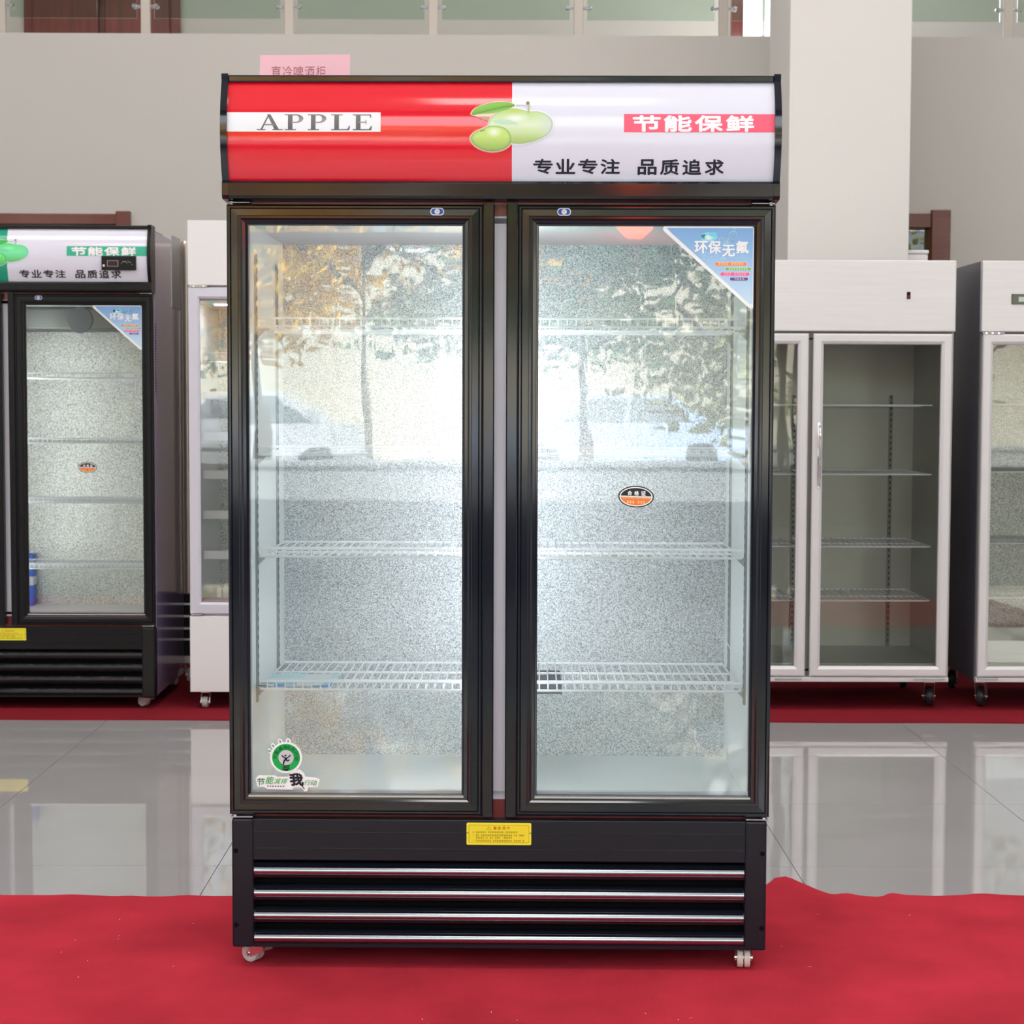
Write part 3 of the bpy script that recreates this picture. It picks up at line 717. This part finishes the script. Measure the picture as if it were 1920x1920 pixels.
def beverage_cooler(loc, rz, label, theme='red', shelf_z=(), main=True, casters=()):
    t = thing('beverage_cooler', label, 'refrigerator', loc, rz)
    D = .70; BG = 'black_gloss' if main else 'black_far'
    # --- cabinet shell
    b = MB()
    for s_ in (-1, 1):
        b.box(s_*.600, s_*.568, .036, D, .048, 1.955, 'maroon_side', .003)
    b.box(-.568, .568, D-.03, D, .048, 1.955, 'maroon_side'); b.box(-.568, .568, .036, D-.03, 1.72, 1.955, 'maroon_side')
    b.box(-.568, .568, .036, D-.03, .10, .355, 'black_matte'); b.build('cabinet_shell', t)
    b = MB()
    b.box(-.598, .598, .030, .036, .335, .3785, 'maroon'); b.build('sill_plate', t, label='dark red painted sill of the cabinet'); b = MB()
    b.box(-.598, .598, .030, .036, 1.674, 1.745, 'maroon'); b.build('front_frame', t, label='dark red painted front edge of the cabinet')
    # --- liner
    b = MB(); L0 = 'liner'
    for s_ in (-1, 1): b.box(s_*.568, s_*.562, .032, D-.03, .355, 1.665, L0)
    b.box(-.562, .562, .032, D-.03, .355, .362, L0); b.box(-.562, .562, .032, D-.03, 1.662, 1.72, L0)
    b.mitre(-.572, .572, .3785, 1.676, [(0, .0305), (.018, .0305), (.018, .045), (0, .045)], 'white_plastic')
    b.box(-.028, .028, .0305, .06, .384, 1.672, 'white_plastic', .002); b.build('liner', t)
    b = MB(); b.box(-.562, .562, .634, .640, .362, 1.662, 'emboss' if main else 'emboss_far'); b.build('back_panel', t, label='embossed aluminium inner back panel')
    if not main:
        b = MB(); b.box(-.55, .55, .36, .63, 1.565, 1.66, 'steel_dark', .01); ev = b.build('evaporator_cover', t, label='grey cover with a round fan grille')
        for x in (-.28, .225):
            b = MB(); b.lathe([(.056, 0), (.054, -.006), (.01, -.008)], 'y', (x, .3595, 1.607), 'grille_grey', 28); b.build('fan_grille', ev)
    b = MB(); b.box(-.0075, .0075, .0605, .068, .50, 1.60, 'lamp_or_fill' if main else 'lamp_or_fill_dim', .0); b.build('lamp_or_fill', t)
    # slotted rails
    for s_ in (-1, 1):
        for y in (.155, .50):
            b = MB(); b.box(s_*.562, s_*.557, y-.008, y+.008, .575, 1.60, 'rail_zinc')
            z = .59
            while z < 1.59:
                b.box(s_*.5569, s_*.5566, y-.0035, y+.0035, z, z+.011, 'dark_hole'); z += .0215
            b.build('shelf_rail', t)
    for z in shelf_z:
        sh = wire_shelf(t, -.546, .546, .085, .525, z, .0199)
        for s_ in (-1, 1):
            for y in (.155, .50):
                b = MB(); b.box(s_*.557, s_*.53, y-.006, y+.006, z-.0065, z-.0035, 'zinc'); b.prism([(s_*.5565, z-.004), (s_*.5565, z-.026), (s_*.535, z-.004)], 'y', y-.0008, y+.0008, 'zinc'); b.build('bracket', sh)
    # --- header
    A = MB()
    A.box(-.588, .588, -.014, .036, ZP0, ZP1, 'white_plastic')
    A.box(-.590, .590, -.030, .05, ZP1-.001, 1.9705, BG, .003)
    pr = [(-.030, 1.7435), (-.0345, 1.738), (-.034, 1.712), (-.030, 1.706), (.036, 1.7035), (.036, 1.7435)]
    A.prism(pr, 'x', -.590, .590, BG)
    A.box(-.59, .59, .04, .30, 1.955, 1.962, BG)
    hd = A.build('header', t)
    for s_ in (-1, 1):
        b = MB(); pf = [(.05, 1.9735), (-.031, 1.9735), (-.034, 1.9705)]+[(panel_y(z)-.009, z) for z in [ZP1-.212*k_/12 for k_ in range(13)]]+[(-.037, 1.738), (-.037, 1.712), (-.030, 1.7045), (.036, 1.7015), (.05, 1.7015)]
        b.prism(pf, 'x', s_*.589, s_*.6035, BG); b.build('end_cap', hd, smooth=True)
    # sign panel (curved), two colours
    b = MB(); n = 24; left = 'sign_red' if theme == 'red' else 'sign_green'
    for x0, x1, m in ((-.589, .0247, left), (.0247, .589, 'sign_white')):
        vs = []; 
        for k_ in range(n+1):
            z = ZP0+.0005+(ZP1-ZP0-.001)*k_/n; vs += [(x0, panel_y(z), z), (x1, panel_y(z), z)]
        b.add(vs, [(2*i, 2*i+1, 2*i+3, 2*i+2) for i in range(n)], m)
    vs = []
    for k_ in range(n+1):
        z = ZP0+.0005+(ZP1-ZP0-.001)*k_/n; vs += [(-.589, panel_y(z)+.003, z), (.589, panel_y(z)+.003, z)]
    b.add(vs, [(2*i, 2*i+2, 2*i+3, 2*i+1) for i in range(n)], 'sign_white')
    sp = b.build('sign_panel', t, smooth=True, fix=False, label='curved sign panel, %s on the left and white on the right' % theme)
    cut = (ZP0, ZP1, .008)
    P = Print(); P.rect(-.589, HX(714), HZ(253), HZ(216), (244, 244, 250), 1)
    serif_word(P, HX(482), HX(698), HZ(250), HZ(220), (120, 110, 110), 2)
    P.build('lettering', sp, yf=panel_y, cut=cut, label='grey serif word on a white band'); P = Print()
    bar = (252, 96, 124) if theme == 'red' else (60, 184, 150)
    P.rect(HX(1169.5), .589, HZ(253), HZ(218.5), bar, 1)
    for i, ch in enumerate('节能保鲜'):
        x = [1187, 1245, 1303, 1361][i]; P.text(ch, HX(x), HX(x+50), HZ(251), HZ(222), (252, 246, 252), 2, .045)
    P.build('lettering', sp, yf=panel_y, cut=cut, label='white characters on a coloured band'); P = Print()
    K = (36, 34, 48)
    for i, ch in enumerate('专业专注'): x = 1001+i*42; P.text(ch, HX(x), HX(x+35), HZ(329.5), HZ(303.5), K, 2, .028)
    P.build('lettering', sp, yf=panel_y, cut=cut); P = Print()
    for i, ch in enumerate('品质追求'): x = 1197+i*42; P.text(ch, HX(x), HX(x+34), HZ(331), HZ(304), K, 2, .028)
    P.build('lettering', sp, yf=panel_y, cut=cut)
    P = Print(); fruit(P, theme != 'red'); P.build('fruit_picture', sp, yf=panel_y, cut=cut, label='printed picture of two green fruits with a leaf')
    # --- doors
    for s_ in (-1, 1):
        dx0, dx1 = (-.600, -.0130) if s_ < 0 else (.0130, .600)
        mx0, mx1 = (dx0, dx1-.0245) if s_ < 0 else (dx0+.0245, dx1)
        b = MB()
        prof = [(0, .026), (0, .003), (.004, 0), (.0075, 0), (.009, .0018), (.0105, 0), (.024, -.0004), (.0255, .0008), (.030, .0008), (.034, .0045), (.0405, .0055), (.0415, .009), (.0445, .010), (.0445, .024), (.0, .026)]
        b.mitre(dx0 if s_ < 0 else mx0, dx1-.0245 if s_ < 0 else mx1, .3475, 1.6965, prof[:-1], BG)
        dr = b.build('door', t)
        gx0, gx1 = (dx1-.0255, dx1) if s_ < 0 else (dx0, dx0+.0255)
        b = MB(); b.prism([(gx0, .026), (gx0, .0005), (gx0+.0025, -.002), (gx1-.0025, -.002), (gx1, .0005), (gx1, .026)][::1], 'z', .345, 1.6995, BG)
        gm = gx1-.004 if s_ < 0 else gx0+.004; b.box(gm-.0008, gm+.0008, -.0028, -.0018, .346, 1.699, BG)
        b.build('grip_rail', dr)
        px0, px1 = (dx0+.0435, dx1-.0245-.0435) if s_ < 0 else (mx0+.0435, mx1-.0435)
        b = MB(); b.box(px0, px1, .012, .018, .391, 1.653, 'door_glass' if main else 'far_glass'); b.build('glass_pane', dr)
        b = MB(); b.mitre(px0-.001, px1+.001, .389, 1.655, [(0, .0105), (.0035, .0105), (.0035, .0118), (0, .0118)], 'black_plastic')
        b.box(px0-.002, px1+.002, .0035, .0095, .3865, .3905, 'chrome_soft'); b.build('glazing_bead', dr)
        b = MB(); b.mitre(dx0+.01, dx1-.01, .36, 1.687, [(0, .026), (.024, .026), (.024, .0300), (0, .0300)], 'white_plastic'); b.build('gasket', dr)
        shield(dr, s_*.1385, 1.681, -.0006)
        if s_ > 0:
            tri_sticker(dr, .5565, 1.6515, .2016, .179, .0118) if main else tri_sticker(dr, .5565, 1.6515, .2016, .179, .0118)
            if main: oval_sticker(dr, .3005, 1.0590, .0395, .0238, .0118)
            else: oval_sticker(dr, .3280, .992, .0385, .0225, .0118)
        elif main: energy_sticker(dr, .0118)
        for z, h in ((1.700, .0025), (.342, .0025)):
            b = MB(); b.box(s_*.598, s_*.548, -.004, .032, z-h/2, z+h/2, 'zinc', .0008); b.lathe([(.005, -.003), (.005, .003)], 'z', (s_*.590, .012, z), 'chrome', 12); b.build('hinge', dr)
    # --- base grille
    b = MB(); bm_ = 'black_plastic' if main else 'black_far'
    b.box(-.549, .549, -.001, .036, .2445, .3375, bm_, .002)
    for z in (.272, .309): b.box(-.548, .548, -.0022, -.0008, z-.0008, z+.0008, BG)
    for s_ in (-1, 1): b.box(s_*.5955 if main else s_*.598, s_*.5475, -.004, .05, .047, .3385, bm_, .005)
    b.box(-.549, .549, .028, .036, .05, .245, 'dark_hole'); b.box(-.549, .549, -.001, .03, .048, .056, bm_)
    bp = b.build('base_grille', t)
    for s_ in (-1, 1):
        for z in (.266, .098):
            b = MB(); b.lathe([(.0055, 0), (.0055, -.0006), (.003, -.0002)], 'y', (s_*.586, -.0040, z), 'dark_hole', 12); b.build('screw', bp)
    for i in range(4):
        zc = .2195-.0508*i
        b = MB(); m_ = BG if main else 'black_wrap'
        pf = [(.026, zc+.019), (.010, zc+.017), (.002, zc+.010), (-.002, zc+.004)]+[(-.003, zc), (-.0015, zc-.008), (.001, zc-.014), (.010, zc-.017), (.026, zc-.0175)]
        b.prism(pf, 'x', -.5475, .5475, m_); sl = b.build('slat', t)
        if main:
            b = MB(); pf = [(.004, zc+.011)]+[(.004-.0105*math.sin(PI*k_/10)-.0005, zc+.001+.0098*math.cos(PI*k_/10)) for k_ in range(11)]+[(.004, zc-.009)]
            b.prism(pf, 'x', -.5455, .5455, 'strip_chrome'); b.build('chrome_strip', sl, smooth=True)
    if not main:
        b = MB(); b.box(.5455, .600, -.0065, .05, .045, .337, 'black_wrap', .006); b.build('plastic_wrap', bp, label='crumpled black film left over the corner post')
    for x, y, r_, w in casters: caster(t, x, y, r_, .0475, wheel=w)
    warning_sticker(bp, -.0718, .0722, .2822, .3322, -.0018)
    if not main:
        b = MB(); b.box(.406, .545, -.056, -.045, 1.789, 1.846, BG, .002); c = b.build('display', t, label='small black thermostat display')
        P = Print(); P.rect(.430, .474, 1.804, 1.828, (200, 190, 196), 1); P.rect(.4315, .4725, 1.8055, 1.8265, (52, 16, 20), 2); P.rect(.412, .420, 1.803, 1.812, (230, 210, 200), 1)
        for i in range(9): zz = 1.806+random.random()*.02; P.rect(.487+.0052*i, .4895+.0052*i, zz, zz+.0025, (200, 210, 200), 1)
        P.build('display_marks', c, -.0563)
    return t

main = beverage_cooler((0, 0, .006), -.0189, 'large black two-door display cooler with red and white fruit sign in the foreground', 'red', (1.4343, 1.1466, .917, .6154), True,
    ((-.541, .045, 2.6, 'caster_grey'), (.552, .05, -1.65, 'caster_white'), (-.55, .64, .6, 'caster_grey'), (.55, .64, 1.2, 'caster_grey')))
b = MB(); b.tube([(.555, .30, 1.04), (.552, .26, 1.0), (.545, .2, .958), (.542, .14, .930)], .0011, 'wire_white', 5); b.build('sensor_cord', main); b = MB(); b.tube([(.535, .34, .70), (.545, .26, .675), (.545, .2, .655), (.54, .12, .635)], .0011, 'wire_white', 5)
b.build('sensor_cord', main)
left = beverage_cooler((-2.013, 3.52, .006), .0, 'black two-door display cooler with green and white fruit sign on the left', 'green', (1.359, 1.090, .844, .570), False,
    ((-.55, .06, .3, 'caster_grey'), (.555, .07, 2.7, 'caster_grey'), (-.55, .62, .6, 'caster_grey'), (.55, .64, 1.2, 'caster_grey')))
b = MB(); b.box(.5995, .6035, .44, .655, 1.665, 1.975, 'zinc', .001); b.build('rear_cover', left, label='bare metal plate on the rear side')
b = MB()
for z in [1.30+.011*i for i in range(26)]: b.box(.5998, .6006, .045, .075, z, z+.004, 'dark_hole')
b.build('side_vent', left)['kind'] = 'stuff'

# things lying in and on the coolers
def mloc(x, y, z):   # from the main cooler's own frame to the hall
    c, s_ = math.cos(-.0189), math.sin(-.0189); return (x*c-y*s_, x*s_+y*c, z+.006)
card = thing('price_card', 'pink paper card standing on top of the large black cooler', 'sign', mloc(-.452, .20, 1.9625), -.0189)
b = MB(); b.prism([(-.105, 0), (.1025, 0), (.104, .094), (-.101, .092)], 'y', -.0006, .0006, 'pink_card')
b.prism([(-.0006, 0), (.05, 0), (.05, .002), (.001, .002)], 'x', -.06, .06, 'pink_card'); b.build('card', card)
P = Print()
for i, ch in enumerate('直冷啤酒柜'): P.text(ch, -.076+i*.0256, -.054+i*.0256, .041, .0675, (186, 110, 124), 1, 0)
P.build('lettering', card, -.0008)
def leaflet():
    t_ = thing('leaflet', 'blue and white paper leaflet lying on the lowest shelf at left', 'paper', mloc(-.445, .094, .6195), -.0189)
    P = Print(); n = 12
    v = []; f = []; c = []
    me = bpy.data.meshes.new('sheet'); nx, ny = 14, 8
    for i in range(nx+1):
        for j in range(ny+1):
            x = -.105+.165*i/nx+.012*j/ny*0; y = .0+.20*j/ny; z = .0008+.0035*math.sin(i*.5)*math.sin(j*.7)**2+.004*max(0, 1-j/2)*max(0, (3-i)/3)
            v.append((x+.006*j/ny, y, z))
    for i in range(nx):
        for j in range(ny):
            f.append((i*(ny+1)+j, (i+1)*(ny+1)+j, (i+1)*(ny+1)+j+1, i*(ny+1)+j+1))
            q = (236, 246, 250)
            if j in (0,) and 2 < i < 5 or j == 0 and i > 9: q = (90, 150, 230)
            elif j in (1,): q = (150, 206, 240) if i > 4 else (150, 186, 190)
            elif j == 2 and i > 3: q = (176, 176, 186)
            elif j > 4: q = (204, 236, 240)
            c += [lin(q)]*4
    me.from_pydata(v, [], f); a = me.color_attributes.new('Col', 'FLOAT_COLOR', 'CORNER'); a.data.foreach_set('color', [x for q in c for x in q])
    me.materials.append(MATS['paper_white']); me.polygons.foreach_set('use_smooth', [True]*len(f))
    o = bpy.data.objects.new('sheet', me); COL.objects.link(o); o.parent = t_
    b = MB(); b.box(-.105, .06, 0, .2, -.0006, .0, 'liner'); b.build('backing_page', t_)
leaflet()
bk = thing('booklet', 'dark navy booklet tucked under the wires of the lowest shelf, behind the right door', 'booklet', mloc(.075, .092, .6065), -.0189)
b = MB(); b.box(-.07, .066, 0, .36, 0, .002, 'navy_card'); b.build('cover', bk)
b = MB(); b.box(-.068, .064, .003, .357, -.001, -.0001, 'liner'); b.build('pages', bk)
P = Print(); P.poly(ell(0, 0, .04, .012, 20), (220, 226, 230), 1)
o = P.build('cover_print', bk, 0); o.rotation_euler = (-PI/2, 0, 0); o.location = (0, .30, .0023); o.scale = (1, 1, 2.2)
bb = thing('blue_pack', 'tall blue pack standing inside the left black cooler', 'package', (-2.062, 4.10, .369))
b = MB(); b.box(-.015, .015, -.03, .03, 0, .228, 'blue_card', .004); b.build('pack_body', bb)
b = MB(); b.box(-.0155, .0155, -.031, .031, .09, .13, 'white_enamel', .003); b.build('pack_band', bb)

# ------------------------------------------------------------------ the white cooler beside it
t = thing('upright_cooler', 'narrow white upright cooler with white-fronted shelves', 'refrigerator', (-.970, 3.52, .006))
w = 'white_enamel'; b = MB(); x0, x1, D = -.300, .300, .62
for s_ in (-1, 1): b.box(s_*.300, s_*.262, .03, D, .07, 1.995, w, .003)
b.box(-.262, .262, D-.03, D, .07, 1.995, w); b.box(-.262, .262, .03, D-.03, 1.66, 1.995, w); b.box(-.262, .262, .03, D-.03, .07, .44, w); b.build('cabinet_shell', t)
for za, zb in ((1.733, 1.995), (.07, .3835)):
    b = MB(); b.box(x0, x1, -.002, .03, za, zb, w, .003); b.build('front_panel', t)
b = MB(); b.box(-.262, .262, D-.04, D-.035, .44, 1.66, 'emboss_far'); b.box(-.262, .262, .05, D-.04, .44, .445, 'liner'); b.build('liner', t)
b = MB(); b.box(-.2, .2, .06, .09, 1.656, 1.66, 'lamp_or_fill_dim'); b.build('lamp_or_fill', t)  # strip added to brighten the white cooler's shelves; no lamp seen here
for z in (1.43, 1.272, 1.105, .947, .782, .616):
    sh = wire_shelf(t, -.245, .245, .06, .50, z, .028, fence=0)
    b = MB(); b.box(-.25, .25, .052, .058, z-.002, z+.032, w, .001); b.build('price_rail', sh)
b = MB(); b.mitre(x0+.002, x1-.002, .395, 1.725, [(0, .026), (0, 0), (.036, -.002), (.045, .004), (.045, .024)], 'white_plastic'); dr = b.build('door', t)
b = MB(); b.box(-.255, .255, .010, .016, .438, 1.682, 'door_glass'); b.build('glass_pane', dr)
b = MB(); b.box(-.292, -.220, -.003, .028, 1.7265, 1.7325, 'zinc', .001)
for x in (-.275, -.235): b.lathe([(.004, -.004), (.004, -.001)], 'y', (x, 0, 1.7295), 'chrome', 10)
b.box(-.292, -.25, -.003, .028, .386, .392, 'zinc', .001); b.build('hinge', dr)
for x, y in ((-.245, .06), (.245, .06), (-.245, .56), (.245, .56)): caster(t, x, y, -1.57, .0695, r=.023, twin=False)

# steel cooler of which only a sliver shows
t = thing('steel_cooler', 'beige steel cooler mostly hidden between black and white coolers', 'refrigerator', (-1.135, 4.24, .006))
b = MB(); b.box(-.33, .25, .03, .60, .12, 1.97, 'beige_steel', .02)
b.lathe([(.024, .40), (.027, .405), (.027, 1.962), (.022, 1.972)], 'z', (-.262, .02, 0), 'beige_steel', 24); b.box(-.33, .25, 0.02, .04, .40, 1.96, 'beige_steel', .01); b.build('cabinet_shell', t)
b = MB(); b.box(-.33, .25, .0, .03, .12, .40, 'black_matte'); gr = b.build('grille', t)
for z in (.355, .300, .245, .195):
    b = MB(); b.box(-.325, .245, -.008, .0, z-.005, z+.005, 'zinc', .001); b.build('slat', gr)
b = MB(); b.box(-.29, -.10, .0, .10, .085, .125, 'zinc', .003); b.build('drip_tray', t)
for x in (-.27, .2): 
    for y in (.06, .54): caster(t, x, y, -1.2, .12, r=.03, twin=False)

# ------------------------------------------------------------------ steel two-door cooler on the right
def steel_cooler(x, label, widths, left_edge, header_marks, inner='plain'):
    t = thing('steel_cooler', label, 'refrigerator', (x, 3.52, .006))
    X0, X1 = left_edge; D = .66; zt = 1.845
    b = MB(); sd = 'steel_brushed' if inner == 'plain' else 'charcoal_side'
    for xx0, xx1 in ((X0, X0+.03), (X1-.03, X1)): b.box(xx0, xx1, .03, D, .118, zt, sd, .002)
    b.box(X0+.03, X1-.03, D-.03, D, .118, zt, sd); b.box(X0+.03, X1-.03, .03, D-.03, 1.54, zt, sd); b.box(X0+.03, X1-.03, .03, D-.03, .118, .185, 'steel_inner')
    b.build('cabinet_shell', t)
    b = MB(); b.box(X0, X1, -.004, .03, 1.556, zt, 'steel_brushed', .004); hp = b.build('header_panel', t)
    b = MB(); b.mitre(X0+.004, X1-.004, .137, 1.556, [(0, .026), (.032, .026), (.032, .034), (0, .034)], 'steel_dark')
    b.box(widths[0][1]-.02, widths[1][0]+.02, .026, .034, .16, 1.53, 'steel_dark'); b.build('front_frame', t)
    b = MB(); b.box(X0+.004, X1-.004, .0, .03, .118, .137, 'alu_frame', .002); b.build('sill', t)
    im = 'steel_inner'
    b = MB(); b.box(X0+.034, X1-.034, D-.06, D-.055, .185, 1.53, im if inner == 'plain' else 'emboss_far')
    for a in (X0+.03, X1-.034): b.box(a, a+.004, .04, D-.03, .185, 1.54, im)
    b.box(X0+.03, X1-.03, .04, D-.03, .185, .19, im); b.build('liner', t)
    doors = []
    for a, c in widths:
        b = MB(); b.mitre(a, c, .140, 1.547, [(0, .024), (0, 0), (.006, -.003), (.030, -.003), (.041, .004), (.043, .010), (.043, .022)], 'alu_frame'); dr = b.build('door', t)
        b = MB(); b.box(a+.042, c-.042, .010, .016, .182, 1.505, 'far_glass'); b.build('glass_pane', dr)
        b = MB(); b.mitre(a+.01, c-.01, .150, 1.537, [(0, .024), (.03, .024), (.03, .0265), (0, .0265)], 'rubber'); b.build('gasket', dr)
        doors.append(dr)
    return t, doors
def bow_handle(dr, x, z0, z1):
    b = MB(); b.box(x-.007, x+.007, -.0055, -.002, z0, z1, 'chrome', .0015)
    L_ = [(x, -.004, z0+.012)]+[(x, -.004-.026*math.sin(PI*k_/10)**.6, z0+.012+(z1-z0-.024)*k_/10) for k_ in range(1, 10)]+[(x, -.004, z1-.012)]
    b.tube(L_, .0055, 'chrome', 10); b.build('handle', dr, smooth=True)
t, ds = steel_cooler(1.265, 'silver two-door steel cooler with empty dark interior, right of the large black cooler', ((-.584, -.008), (.012, .578)), (-.592, .590), None)
bow_handle(ds[1], .040, .915, 1.185)
b = MB(); b.box(.388, .403, -.008, -.003, 1.688, 1.717, 'black_gloss', .001); b.box(.3905, .4005, -.0095, -.008, 1.692, 1.703, 'maroon', .001); b.build('switch', t, label='small dark red rocker switch')
for z in (1.262, .976, .676, .451):
    for a, c in ((-.52, -.036), (.02, .524)): wire_shelf(t, a, c, .085, .56, z-.006, .0235, fence=0, mids=(.45,), m='wire_white')
for x in (-.45, 0.456, .03):
    b = MB(); b.box(x-.008, x+.008, .590, .6, .19, 1.30, 'steel_dark')
    z = .21
    while z < 1.29: b.box(x-.003, x+.003, .5895, .590, z, z+.01, 'dark_hole'); z += .025
    b.build('shelf_post', t)
b = MB(); b.box(.44, .57, -.004, .022, .127, .1345, 'zinc', .001); b.box(-.13, -.02, -.004, .022, .127, .1345, 'zinc', .001); b.build('hinge', t)
for x in (-.535, .53):
    for y in (.10, .60): big_caster(t, x, y, 1.45, .118)
t, ds = steel_cooler(2.555, 'silver-fronted cooler with charcoal side and embossed interior at far right', ((-.585, -.006), (.006, .585)), (-.595, .595), None, 'emboss')
b = MB(); b.box(-.475, -.36, -.009, -.003, 1.668, 1.710, 'black_gloss', .002); c = b.build('display', t, label='black temperature display')
P = Print(); P.rect(-.447, -.41, 1.679, 1.698, (196, 214, 200), 1); P.build('display_marks', c, -.0092)
for z in (1.262, .982, .686, .459):
    for a, c in ((-.545, -.01), (.01, .545)): wire_shelf(t, a, c, .085, .56, z, .0235, fence=0, mids=(.45,))
b = MB(); b.box(-.56, .56, .05, .56, .19, .285, 'steel_brushed', .004); b.build('inner_step', t)
b = MB()
b.box(-.59, -.50, -.004, .028, 1.5485, 1.5545, 'zinc', .001); b.box(-.585, -.50, -.004, .022, .127, .1375, 'zinc', .001)
for x in (-.575, -.55, -.525): b.lathe([(.004, -.005), (.004, 0)], 'y', (x, -.003, 1.551), 'chrome', 10)
b.build('hinge', t)
for x in (-.545, .53):
    for y in (.10, .60): big_caster(t, x, y, 1.1 if x < 0 else 1.6, .118)

# ------------------------------------------------------------------ outdoors, behind the camera: what the glass reflects
b = MB(); b.box(-60, 60, -70, YF-.2, -.35, -.05, 'asphalt'); struct(b.build('ground'))
def tree(x, y, h, cr, cz, leaf, label, seed, n=2600, trunk=.14):
    rnd = random.Random(seed); t = thing('tree', label, 'tree', (x, y, -.05), group='trees in front of the hall')
    b = MB(); pts = [(0, 0, 0), (.05, .03, cz*.35), (-.04, .08, cz*.7), (.08, 0, cz+.3), (.05, .1, h*.85)]
    for i in range(len(pts)-1): b.tube(pts[i:i+2], trunk*(1-i*.2), 'bark', 10)
    for k_ in range(9):
        a = k_*2.4; z0 = cz*.75+k_*.22; b.tube([(0, 0, z0), (cr*.45*math.cos(a), cr*.45*math.sin(a), z0+.5), (cr*.8*math.cos(a), cr*.8*math.sin(a), z0+.9)], .035, 'bark', 6)
    b.build('trunk', t)
    b = MB(); cl = [(rnd.gauss(0, cr*.5), rnd.gauss(0, cr*.5), rnd.uniform(cz-.4, h)) for _ in range(26)]
    vs = []; fs = []
    for i in range(n):
        c = rnd.choice(cl); p = Vector((c[0]+rnd.gauss(0, .38), c[1]+rnd.gauss(0, .38), c[2]+rnd.gauss(0, .26)))
        u = Vector((rnd.gauss(0, 1), rnd.gauss(0, 1), rnd.gauss(0, 1))).normalized(); w = u.orthogonal().normalized()
        l = rnd.uniform(.05, .11); o = len(vs)
        vs += [p-u*l, p+w*l*.5, p+u*l, p-w*l*.5]; fs.append((o, o+1, o+2, o+3))
    b.add(vs, fs, leaf); f = b.build('foliage', t, fix=False); f['kind'] = 'stuff'
tree(-3.7, -19, 6.0, 1.5, 2.7, 'leaf_orange', 'orange-leaved tree outside in front of the hall', 1, 7000, .07)
tree(-2.2, -17.5, 6.2, 1.7, 3.0, 'leaf_orange', 'slim orange tree outside between two green trees', 2, 4200, .06)
tree(-1.2, -22, 6.8, 2.0, 2.6, 'leaf_green', 'dark green tree outside behind the orange ones', 3, 5000, .1)
tree(.3, -18.5, 6.0, 1.6, 2.5, 'leaf_green', 'green tree outside in front of the hall', 4, 6000, .08)
tree(2.3, -18, 6.0, 1.5, 1.7, 'leaf_mixed', 'yellow-green tree outside with a low crown', 5, 6000, .08)
tree(6.5, -17, 7.0, 2.2, 2.2, 'leaf_mixed', 'broad yellow-green tree outside at the side', 6)
tree(-6.0, -18, 7.0, 2.2, 2.2, 'leaf_green', 'broad green tree outside at the side', 7)
b = MB(); bd = thing('building', 'cream building with rows of windows across the street', 'building', (0, -34, -.05))
b.box(-26, 26, -6, 0, 0, 6.5, 'facade_cream'); b.build('wall', bd)
b = MB(); b.box(-26.3, 26.3, -6.3, .3, 6.5, 6.9, 'wall_white'); b.build('roof', bd)
for i in range(-6, 7):
    for z in (4.4,):
        b = MB(); b.box(i*3.6-.8, i*3.6+.8, 0, .05, z, z+1.4, 'car_glass'); wn = b.build('window', bd); b = MB(); b.mitre(i*3.6-.85, i*3.6+.85, z-.05, z+1.45, [(0, 0), (0, .08), (.06, .08), (.06, 0)], 'wall_white'); b.build('window_frame', wn)
def car(x, y, label, paint, s_=1.0):
    t = thing('car', label, 'car', (x, y, -.05)); b = MB()
    pf = [(-2.1, .35), (-2.15, .75), (-1.95, .92), (-1.15, .98), (-.55, 1.42), (.75, 1.46), (1.55, 1.02), (2.05, .9), (2.12, .4), (1.75, .3), (-1.8, .3)]
    b.prism(pf, 'y', -.85, .85, paint); b.build('body', t)
    for sy in (-1, 1):
        for q in ([(-.98, .98), (-.50, 1.35), (.05, 1.38), (.05, .98)], [(.12, .98), (.12, 1.38), (.70, 1.39), (1.30, 1.0)]):
            b = MB(); b.prism(q, 'y', sy*.85, sy*.862, 'car_glass'); b.build('window', t)
        for xx in (-1.35, 1.35):
            b = MB(); b.lathe([(.12, 0), (.3, 0), (.32, .03), (.32, .17), (.3, .2), (.1, .2)], 'y', (xx, sy*.78-.1, .32), 'rubber', 24); b.build('wheel', t)
car(-4.9, -24, 'white car parked outside in front of the hall', 'car_paint')
car(1.0, -28, 'light blue car parked outside beyond the trees', 'car_blue')
gw = thing('garden_wall', 'low grey wall outside in front of the trees and cars', 'wall', (0, -14, -.05))
b = MB(); b.box(-9, 9, -.12, .12, 0, .68, 'stone_grey'); b.build('wall_body', gw)
b = MB(); b.box(-9.05, 9.05, -.16, .16, .68, .74, 'stone_grey', .01); b.build('coping', gw)
ln = thing('lantern', 'red lantern glowing by the shop front', 'lantern', (.55, YF+.25, 2.42))
b = MB(); b.lathe([(.05, -.12), (.12, -.06), (.14, 0), (.12, .06), (.05, .12)], 'z', (0, 0, 0), 'lantern', 20); b.build('lantern_shade', ln, smooth=True)
b = MB(); b.tube([(0, 0, .12), (0, 0, 3.2)], .004, 'black_matte', 6); b.tube([(0, 0, -.12), (0, 0, -.3)], .015, 'red_pelmet', 8); b.build('cord', ln)
pm = MB(); pm.box(-3.3, 3.6, YF+.02, YF+.04, 2.28, 2.36, 'red_pelmet'); tag(pm.build('banner'), 'narrow red banner strip across the shop front', 'banner')
